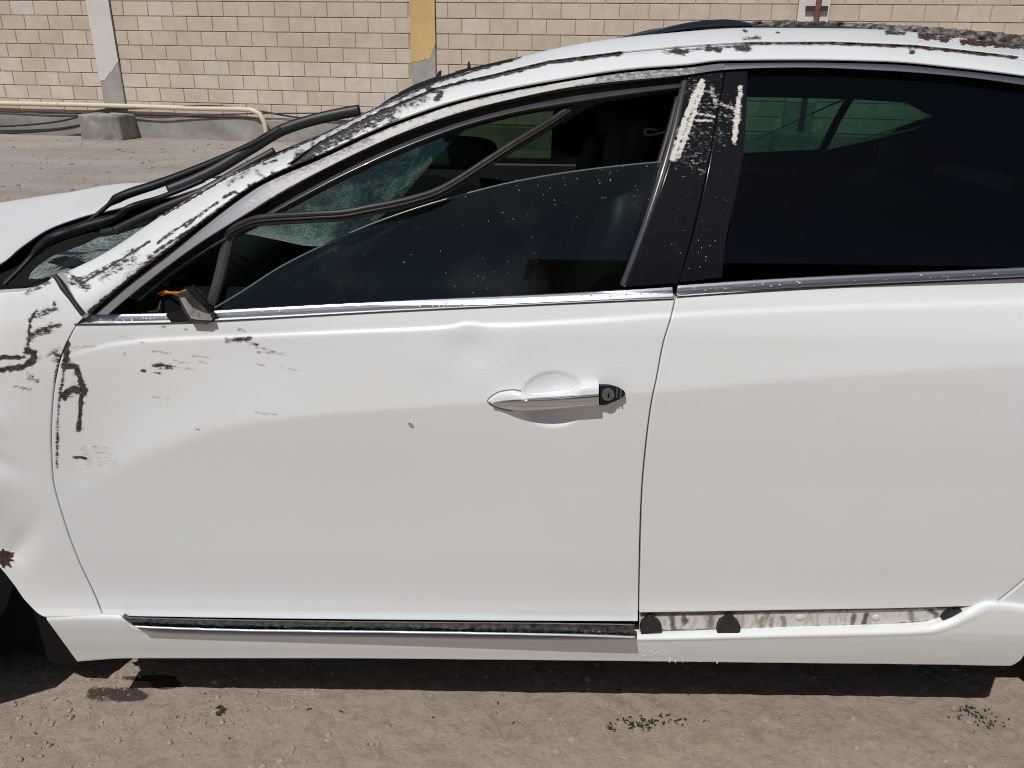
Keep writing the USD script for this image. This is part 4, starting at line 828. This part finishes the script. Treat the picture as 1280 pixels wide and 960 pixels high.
# lock cylinder at the rear end of the handle
k_out = hz([(806, 214), (845, 214), (885, 222), (920, 236), (942, 254), (946, 268), (930, 284), (900, 302), (865, 316), (838, 326), (806, 327)])
obj('lock_housing', handle_shape(k_out, .014, 0, yh + .002), M_dark, door)
kc = Py(*hz([(853, 268)])[0], yh - .014)
def disc(c, r, t, n=28):
    m = trimesh.creation.cylinder(r, t, sections=n); v = np.array(m.vertices)[:, [0, 2, 1]]; return v + c, np.array(m.faces)[:, ::-1]
obj('lock_cylinder', disc(kc, .0105, .008), M_grey, door, smooth=30)
obj('key_slot', rbox((.0025, .004, .008), kc + [0.0006, -.0032, 0], .0004), M_void, door, smooth=False)
for a in (900, 920):
    obj('lock_rib', rbox((.0022, .006, .015), Py(*hz([(a, 262)])[0], yh - .013), .0005), M_grey, door, smooth=False)
# hairline seal ring around the handle foot
# ---- wipers, cowl, bonnet
def zh(x, y): return 0.945 - 0.055 * ((y - CY) / .78) ** 2 - 0.115 * np.maximum(0, -1.06 - x) - .05 * np.maximum(0, -1.5 - x) + 0.012 * np.exp(-((x + 1.28) / .1) ** 2) * np.sin(y * 6)
edge = [Pz(*a) for a in ((0, 318, .925), (25, 300, .931), (62, 279, .936), (100, 266, .942), (140, 257, .945), (185, 247, .945), (222, 240, .943))]
ee = np.array(edge); ee = ee[np.argsort(ee[:, 1])]
yy = np.linspace(.30, 1.55, 70); xr = PchipInterpolator(np.r_[0.1, ee[:, 1], 1.7], np.r_[ee[0, 0] - .0, ee[:, 0], ee[-1, 0] - .05])(yy)
tt = np.linspace(0, 1, 80)[:, None]
X = xr[None] * (1 - tt) + (-2.05) * tt; Y = np.broadcast_to(yy[None], X.shape)
Z = zh(X, Y) - .008 * np.exp(-tt / .02)
vv, ff, _ = hem(np.stack([X, Y, Z], -1), .003, .001, n=(0, 0, -1))
obj('bonnet', (vv, ff), M_bonnet, car)
obj('engine_bay', rbox((1.3, 1.1, .5), (-1.62, CY - .15, .55), .01), M_void, car, smooth=False)
cx_ = np.linspace(-1.30, -.78, 20); cy_ = np.linspace(.10, 1.75, 40); A, B = np.meshgrid(cx_, cy_)
obj('cowl', (np.stack([A, B, .885 + .02 * np.sin(A * 40) * .3 + .0 * A], -1).reshape(-1, 3), grid_faces(*A.shape)), M_cowl, car)
wip = []
def wiper(arm, blade, ra, rb):
    a = obj('wiper_arm', tube_y(arm, ra, 80, 10, 0.7), M_dark, car)
    if blade: obj('wiper_blade', tube_y(blade, rb, 80, 8, 1.2), M_rubber, a)
wiper([(-6, 366, .24), (18, 343, .27), (60, 301, .31), (66, 297, .31), (105, 283, .34), (150, 268, .36), (156, 262, .36), (200, 247, .40), (255, 225, .43)], [(143, 289, .30), (200, 262, .36), (250, 241, .40), (300, 213, .44), (344, 189, .47)],
      np.interp(np.linspace(0, 1, 80), [0, .22, .26, .55, .60, 1], [.006, .007, .014, .014, .008, .007]), .0075)
wiper([(88, 290, .72), (115, 273, .74), (140, 253, .76), (147, 248, .76), (200, 229, .79), (275, 199, .82), (320, 178, .83), (352, 160, .84)], [(210, 238, .77), (262, 216, .80), (315, 185, .83), (352, 163, .84), (395, 149, .85), (450, 138, .86)],
      np.interp(np.linspace(0, 1, 80), [0, .2, .24, 1], [.006, .008, .017, .011]), .0115)
obj('wiper_linkage', tube_y([(128, 291, .34), (148, 287, .335), (175, 279, .35), (207, 271, .36)], .008, 40), M_rubber, car)
# ---- windscreen, shattered and sagging
ok = (np.linspace(0, 1, n := len(RAIL_UP)) < .60)
near = RAIL_UP[ok][::6]; near = near + np.array([0, .012, -.006]); m_ = len(near); u = np.linspace(0, 1, 56)
far = near.copy(); far[:, 1] = 2 * CY - near[:, 1]
G = near[:, None] * (1 - u)[None, :, None] + far[:, None] * u[None, :, None]
ku = np.linspace(0, 1, m_)[:, None]
G[..., 0] -= 0.02 * np.sin(np.pi * u)[None] * (1 - ku); G[..., 2] -= 0.10 * u[None] * (0.35 + 1.3 * ku)
sag = np.exp(-((ku - .40) / .22) ** 2) * np.exp(-((u[None] - .16) / .13) ** 2)
G[..., 2] -= 0.20 * sag; G[..., 2] -= 0.02 * np.sin(np.pi * u)[None]
G += (meshkit.fbm(G * 6, 3, 41) - .5)[..., None] * np.array([.01, .0, .035])
be = spline([tuple(Py(*a)) for a in ((36, 350, .165), (58, 324, .28), (110, 303, .42), (150, 285, .56), (200, 266, .75), (262, 246, 1.1), (330, 230, 1.65))], 56)
kx = np.linspace(0, 1, 16)[:-1, None, None]; ext = be[None] * (1 - kx) + G[:1] * kx
ext[..., 2] += (meshkit.fbm(ext * 16, 3, 43) - .5) * .03 * np.sin(np.pi * np.clip(kx[..., 0] + .1, 0, 1))
G = np.concatenate([ext, G]); m_ = len(G)
fa = grid_faces(m_, 56); gp = G.reshape(-1, 3); gx_, gy_ = proj(gp); cen = fa
hx, hy = gx_[fa].mean(1), gy_[fa].mean(1); cu = np.broadcast_to(u, (m_, 56)).ravel()[fa].mean(1)
wob = (meshkit.noise(np.stack([hx * .12, hy * .12, 0 * hx], -1), 3) - .5) * .6
hole = ((((hx - 84) / 21) ** 2 + ((hy - 328) / 9) ** 2) < 1 + wob) & (cu < .35)
rowi = np.repeat(np.arange(m_), 56); craze = np.where(rowi < 18, .75 - .02 * rowi, 0) + .85 * np.exp(-(((gx_ - 350) / 45) ** 2 + ((gy_ - 312) / 28) ** 2)) - .35 * sstep(gx_, 380, 470) * (rowi >= 18)
screen = obj('windscreen', (gp, fa[~hole]), M_crack, car, attrs={'craze': craze}, label='shattered sagging windscreen')

# ---- roof
iu = [i for i in range(len(RAIL_UP)) if RAIL_UP[i, 0] > -.20][::8]
nr = RAIL_UP[iu]; w_ = np.linspace(0, 1, 50)
fr = nr.copy(); fr[:, 1] = 2 * CY - nr[:, 1]
R = nr[:, None] * (1 - w_)[None, :, None] + fr[:, None] * w_[None, :, None]
R[..., 2] += 0.022 * np.sin(np.pi * w_)[None] ** .8 - .012 * np.exp(-w_ / .02)[None]
R[..., 2] += ((meshkit.fbm(R * 7, 3, 51) - .5) * .03) * np.sin(np.pi * w_)[None] ** .5
R[..., 2] -= .10 * w_[None] ** .6 * (1 - sstep(R[..., 0], -.05, .42))
M_roof = plain('burnt_roof', (0.035, 0.033, 0.033), 0.45, vary=.8, vscale=40, bump=.4, bscale=60)
roof = obj('roof', (R.reshape(-1, 3), grid_faces(R.shape[0], 50, True)), M_roof, car, label='dark crumpled roof panel with peeling edge')
HL = R.copy(); HL[..., 2] -= .045
obj('headliner', (HL.reshape(-1, 3), grid_faces(R.shape[0], 50)), M_headliner, roof)
# flap of dark glass or trim lifted over the roof edge
fl = spline([(640, 78), (700, 62), (760, 50), (820, 38), (868, 27.5), (906, 24.5), (938, 29)], 80); fb = spline([(640, 80), (700, 66), (760, 54), (820, 46), (868, 42), (906, 40), (941, 36)], 80)
rows = []
for k in np.linspace(0, 1, 8):
    qq = fl * (1 - k) + fb * k; y = np.interp(qq[:, 0], [640, 800, 940], [.33, .37, .40]) - .02 * np.sin(np.pi * k); rows.append(Py(qq[:, 0], qq[:, 1], y))
vv, ff, _ = hem(np.array(rows), .10, .002)
obj('roof_flap', (vv, ff), plain('flap_look', (0.012, 0.014, 0.022), .35, coat=.3), roof, label='dark blue-black flap lifted along the roof edge')
# torn rim of the roof, peeling upwards
rg = np.random.default_rng(3)
rim = [(930, 30, 35), (960, 27.5, 36), (1000, 27, 37), (1036, 28, 38), (1080, 29.5, 38), (1125, 32, 42), (1180, 36, 46), (1215, 39, 52), (1280, 45, 61), (1400, 66, 86)]
rr_ = np.array(rim, float); xs_ = np.linspace(930, 1400, 300); top = PchipInterpolator(rr_[:, 0], rr_[:, 1])(xs_) + rg.normal(0, .5, 300) + (meshkit.noise(np.stack([xs_ * .2, 0 * xs_, 0 * xs_], -1), 2) - .5) * 3; bot = PchipInterpolator(rr_[:, 0], rr_[:, 2])(xs_) + 1
rows = []
for k in np.linspace(0, 1, 9):
    y = .415 + (meshkit.noise(np.stack([xs_ * .16, 0 * xs_ + k * 3, 0 * xs_], -1), 5) - .5) * .005 - .003 * k; rows.append(Py(xs_, top * (1 - k) + bot * k, y))
P = np.array(rows)
fp = np.stack(proj(P.reshape(-1, 3)), 1)
M_rim_torn = scuffed('torn_rim_look', (0.05, 0.048, 0.047), (0.30, 0.28, 0.26), .5, scale=(90, 90, 160), coat=.1)
vv, ff, src = hem(P, .04, .001)
obj('torn_rim', (vv, ff), M_rim_torn, roof, attrs={'wear': np.where(proj(vv)[0] < 1050, .28, .46)}, label='torn flaking edge of the roof panel')
shard = lambda pts, y: prism(pts, y, .003)
obj('torn_trim', mcat(shard([(500, 116), (520, 106), (545, 97), (549, 90), (551, 89), (550, 97), (580, 88), (640, 74), (640, 78), (560, 98), (500, 120)], .27), shard([(472, 135), (490, 122), (512, 112), (530, 108), (530, 112), (500, 124), (480, 137)], .25), shard([(570, 90), (585, 86), (586, 78), (588, 86), (600, 84), (600, 90), (575, 96)], .28)), M_rubber_dusty, rail, smooth=False, label='torn strips of black trim standing off the rail')

# ---- water drops left on trim, glass and paint
M_drop = mat('water_drop_look', {'p': ('principled_bsdf', {'base_color': (0.92, 0.94, 0.96), 'roughness': 0.08, 'transmission_weight': 0.15, 'ior': 1.33, 'specular_ior_level': 0.8})}, [])
def drops(areas, S, seed, parent, off=0.0):
    rg = np.random.default_rng(seed); b = trimesh.creation.icosphere(subdivisions=1); bv, bf = np.array(b.vertices), np.array(b.faces); vs, fs = [], []; c0 = 0
    for (x0, y0), (x1, y1), spread, cnt, rmax in areas:
        for _ in range(cnt):
            t = rg.random(); c = on(S, x0 + (x1 - x0) * t + rg.normal(0, spread), y0 + (y1 - y0) * t + rg.normal(0, spread)); r = .0006 + (rmax - .0006) * rg.random() ** 2
            vs.append(bv * np.array([r, r * .6, r]) * rg.uniform(.8, 1.2, 3) + c + [0, off, 0]); fs.append(bf + c0); c0 += len(bv)
    tag(obj('water_drops', (np.vstack(vs), np.vstack(fs)), M_drop, parent), kind='stuff')
drops([((120, 399), (210, 397), 2.0, 26, .0018), ((275, 394), (835, 365), 2.2, 60, .0015), ((540, 382), (640, 376), 1.5, 22, .0017)], S_belt, 1, door, -.008)
drops([((625, 465), (640, 480), 7, 22, .0012), ((560, 450), (780, 455), 14, 20, .0012), ((150, 430), (560, 440), 22, 50, .0011), ((300, 800), (790, 800), 2, 1, .001)], lambda x, z: S_body(x, z, False), 2, door)
drops([((860, 360), (1000, 353), 2.2, 22, .0016), ((1000, 353), (1275, 340), 2.2, 12, .0014)], S_belt, 3, rdoor, -.009)
drops([((300, 796), (793, 801), 1.5, 50, .0018), ((810, 815), (850, 827), 4, 22, .0018), ((850, 826), (1270, 829), 2, 18, .0016)], S_sill, 4, sill)
drops([((590, 255), (810, 222), 14, 34, .0007), ((420, 330), (700, 300), 25, 8, .0007)], S_glass, 5, door)
drops([((880, 300), (870, 345), 7, 9, .0008), ((855, 260), (840, 330), 8, 2, .0008)], S_win, 6, rdoor, -.003)
# ---- far side of the car
def far_side(px_poly_windows):
    pass
xw = np.linspace(-1.95, 2.1, 120)
zl = np.linspace(.22, .95, 20); A, B = np.meshgrid(xw, zl)
Yf = 2 * CY - (_prof(B) + .0)
far_v = np.stack([A, Yf, B], -1); fa = grid_faces(*A.shape)
cc = far_v.reshape(-1, 3)[fa].mean(1); arch = (np.hypot(cc[:, 0] + 1.33, cc[:, 2] - .30) < .38) | (np.hypot(cc[:, 0] - 1.46, cc[:, 2] - .30) < .38) | ((cc[:, 0] < -.95) & (cc[:, 2] > .55))
obj('far_body_side', (far_v.reshape(-1, 3), fa[~arch]), M_paint_plain, car)
obj('far_door_trim', rbox((2.45, .03, .70), (.28, 2 * CY - .075, .60), .01), M_dark, car, smooth=False)
# far glasshouse: a dark frame with window openings, cut out of one sheet and bent to the tumblehome
def outline_far(pts, dy=0.0): return [tuple(Py(a, b, 1.70)[[0, 2]]) for a, b in pts]
hol1 = Polygon([(-.62, .965), (-.42, 1.075), (-.22, 1.165), (-.02, 1.205), (.13, 1.215), (.13, .965)])
hol2 = Polygon(outline_far([(905, 195), (905, 122), (925, 120), (1052, 123), (1030, 189)]))
hol3 = Polygon(outline_far([(1038, 190), (1060, 123), (1128, 128), (1166, 146), (1160, 157), (1128, 170)]))
sheet = Polygon([(-.98, .93), (-.55, 1.10), (-.30, 1.215), (0, 1.29), (.5, 1.33), (1.1, 1.37), (1.50, 1.35), (2.06, .99), (2.06, .93)])
sh_ = sheet.difference(hol1.buffer(.0)).difference(hol2).difference(hol3)
def bend(poly, off, seg=.04):
    m = trimesh.creation.extrude_polygon(poly.segmentize(seg), .02, engine='earcut'); v = np.array(m.vertices)
    return np.stack([v[:, 0], 2 * CY - S_win(v[:, 0], v[:, 1]) - off - v[:, 2], v[:, 1]], 1), np.array(m.faces)
obj('far_window_frame', bend(sh_, .02), M_dark, car, smooth=30)
cp_ = trimesh.creation.extrude_polygon(Polygon([(1.27, .95), (1.31, 1.06), (1.36, 1.22), (1.38, 1.31), (1.46, 1.305), (1.72, 1.17), (2.02, .985), (2.05, .95)]).segmentize(.04), .03, engine='earcut'); v = np.array(cp_.vertices)
obj('rear_pillar', (np.stack([v[:, 0], S_win(v[:, 0], v[:, 1]) - .012 + v[:, 2], v[:, 1]], 1), np.array(cp_.faces)), M_paint_plain, car, smooth=30)
A, B = np.meshgrid(np.linspace(0, 1, 20), np.linspace(0, 1, 30)); RX = 1.43 + .58 * A; RZ = 1.315 - .33 * A - .02 * A * (1 - A); RY0 = S_win(RX, RZ)
obj('rear_screen', (np.stack([RX + .05 * np.sin(np.pi * B), RY0 * (1 - B) + (2 * CY - RY0) * B, RZ + .015 * np.sin(np.pi * B)], -1).reshape(-1, 3), grid_faces(*A.shape)), M_glass_rear, car)
for h in (hol1, hol2, hol3):
    m = trimesh.creation.extrude_polygon(h.buffer(.008), .002, engine='earcut'); v = np.array(m.vertices)
    obj('far_window_glass', (np.stack([v[:, 0], 2 * CY - S_win(v[:, 0], v[:, 1]) - .01 - v[:, 2], v[:, 1]], 1), np.array(m.faces)), M_glass_far_front if h is hol1 else M_glass_far, car, smooth=False)
# ---- cabin
obj('dashboard', superbox((-.80, CY, .74), (.42, 1.45, .36), .45), M_dark, car)
def seat(x, y):
    R_ = lambda a: np.array([[math.cos(a), 0, math.sin(a)], [0, 1, 0], [-math.sin(a), 0, math.cos(a)]])
    s = obj('seat', superbox((x - .18, y, .50), (.52, .50, .18), .5), M_seat, car)
    obj('backrest', superbox((x + .12, y, .80), (.16, .48, .62), .5, rot=R_(.22)), M_seat, s)
    obj('headrest', superbox((x + .19, y, 1.145), (.11, .25, .19), .55, rot=R_(.12)), M_seat, s)
    for d in (-.06, .06): obj('headrest_post', tube([(x + .175, y + d, 1.02), (x + .19, y + d, 1.10)], .006, 8), M_satin, s)
seat(.06, .50); seat(.12, 1.34)
obj('rear_bench', mcat(superbox((.82, CY, .48), (.50, 1.30, .20), .5), superbox((1.16, CY, .74), (.18, 1.30, .55), .5)), M_seat, car)
for y in (.55, 1.29): obj('rear_headrest', superbox((1.20, y, 1.03), (.10, .26, .14), .55), M_seat, car)
obj('parcel_shelf', rbox((.5, 1.3, .02), (1.45, CY, .97), .005), M_dark, car, smooth=False)
mi = obj('rear_view_mirror', superbox(Py(566, 191, .93), (.235, .05, .085), .6), M_rubber, car)
obj('mirror_stem', tube([Py(545, 165, .93), Py(556, 185, .93)], .012, 8), M_rubber, mi)
# steering wheel
c = np.array([-.40, .50, .885]); th = np.linspace(0, 2 * np.pi, 60); ax = np.array([-.45, 0, .9]); e1 = np.array([0, 1, 0]); e2 = np.cross(ax / np.linalg.norm(ax), e1)
rim_ = c + .185 * (np.cos(th)[:, None] * e1 + np.sin(th)[:, None] * e2)
sw = obj('steering_wheel', tube(rim_, .015, 10, caps=False), M_seat, car)
obj('hub', superbox(c + ax * -.02, (.10, .16, .06), .6), M_seat, sw)
for a in (0, np.pi, -np.pi / 2): obj('spoke', tube([c, c + .18 * (np.cos(a) * e1 + np.sin(a) * e2)], .014, 8), M_seat, sw)
obj('steering_column', tube([c, c - ax * .3], .035, 12), M_dark, sw)
# wire loop by the pillar
obj('wire_loop', tube_y([(850, 148, .25), (843, 156, .26), (834, 163, .27), (822, 167, .28), (812, 169, .28), (806, 167, .28), (806, 163, .28), (812, 161.5, .28), (822, 163, .28)], .0022, 60, 8), plain('loop_metal', (.28, .27, .25), .4, metallic=.6), car)
# ---- torn end of the bumper, bulging out ahead of the wheel (its shadow reaches the picture)
bt = np.linspace(0, 1, 30); bz = np.linspace(.20, .46, 12); A, B = np.meshgrid(bt, bz)
BX = -1.06 - .80 * A; BYY = .02 - .23 * np.sin(np.pi * np.clip(A * .8, 0, 1)) * (.7 + .3 * np.cos((B - .33) * 9)) + (meshkit.fbm(np.stack([A * 6, B * 12, 0 * A], -1), 3, 61) - .5) * .03
vv, ff, _ = hem(np.stack([BX, BYY, B], -1), .03, .003)
obj('torn_bumper', (vv, ff), M_paint_plain, car)
# ---- torn wheel-arch liner hanging behind the wheel
A, B = np.meshgrid(np.linspace(-1.62, -.93, 30), np.linspace(.09, .66, 16))
LY = .13 + .10 * (A + .93) ** 2 + .02 * np.sin(A * 22) * (1 - (B - .09) / .6) + (meshkit.fbm(np.stack([A * 9, B * 9, 0 * A], -1), 3, 71) - .5) * .03
B2 = B + (B < .2) * (meshkit.noise(np.stack([A * 14, 0 * A, 0 * A], -1), 4) - .5) * .06
obj('hanging_liner', (np.stack([A, LY, B2], -1).reshape(-1, 3), grid_faces(*A.shape)), M_void, car)
# ---- wheels
def wheel(x, y, name_label):
    prof = np.array([(.205, -.10), (.235, -.112), (.29, -.115), (.318, -.10), (.330, -.075), (.332, 0), (.330, .075), (.318, .10), (.29, .115), (.235, .112), (.205, .10)])
    m = trimesh.creation.revolve(prof, sections=72); v = np.array(m.vertices)[:, [0, 2, 1]]; v[:, 2] = np.maximum(v[:, 2], -.305)
    w = obj('wheel', (v + [x, y, .305], np.array(m.faces)[:, ::-1]), M_tyre, car, smooth=40, label=name_label)
    obj('rim', disc(np.array([x, y - .02, .305]), .207, .13, 48), M_rim, w, smooth=30)
    for k in range(5):
        a = k * 2 * np.pi / 5; obj('rim_spoke', tube([(x, y - .095, .305), (x + .19 * math.cos(a), y - .088, .305 + .19 * math.sin(a))], .022, 8), M_rim, w)
    blk = [rbox((.03, .20, .012), (0, 0, .331), .002)]
    allv = []
    for k in range(56):
        a = k * 2 * np.pi / 56; b = blk[0][0]; R_ = np.array([[math.cos(a), 0, math.sin(a)], [0, 1, 0], [-math.sin(a), 0, math.cos(a)]]); vv = b @ R_.T; vv[:, 2] = np.maximum(vv[:, 2], -.305); allv.append((vv + [x, y, .305], blk[0][1]))
    obj('tread', mcat(*allv), M_tyre, w, smooth=False)
wheel(-1.33, .34, 'near front wheel'); wheel(1.44, .22, 'near rear wheel'); wheel(-1.31, 2 * CY - .25, 'far front wheel'); wheel(1.44, 2 * CY - .22, 'far rear wheel')
def liner(x):
    th = np.linspace(-.15, np.pi + .15, 40); yy = np.linspace(.06, .40, 6); A, B = np.meshgrid(th, yy); return np.stack([x + .375 * np.cos(A), B, .30 + .375 * np.sin(A)], -1).reshape(-1, 3), grid_faces(*A.shape)
obj('arch_liner', liner(-1.30), M_void, car); obj('arch_liner', liner(1.42), M_void, car)
# closing the tail and nose outside the frame
obj('nose', superbox((-2.05, CY, .50), (.35, 1.5, .36), .4), M_paint_plain, car)
obj('boot', superbox((2.05, CY, .66), (.8, 1.62, .72), .4), M_paint_plain, car)
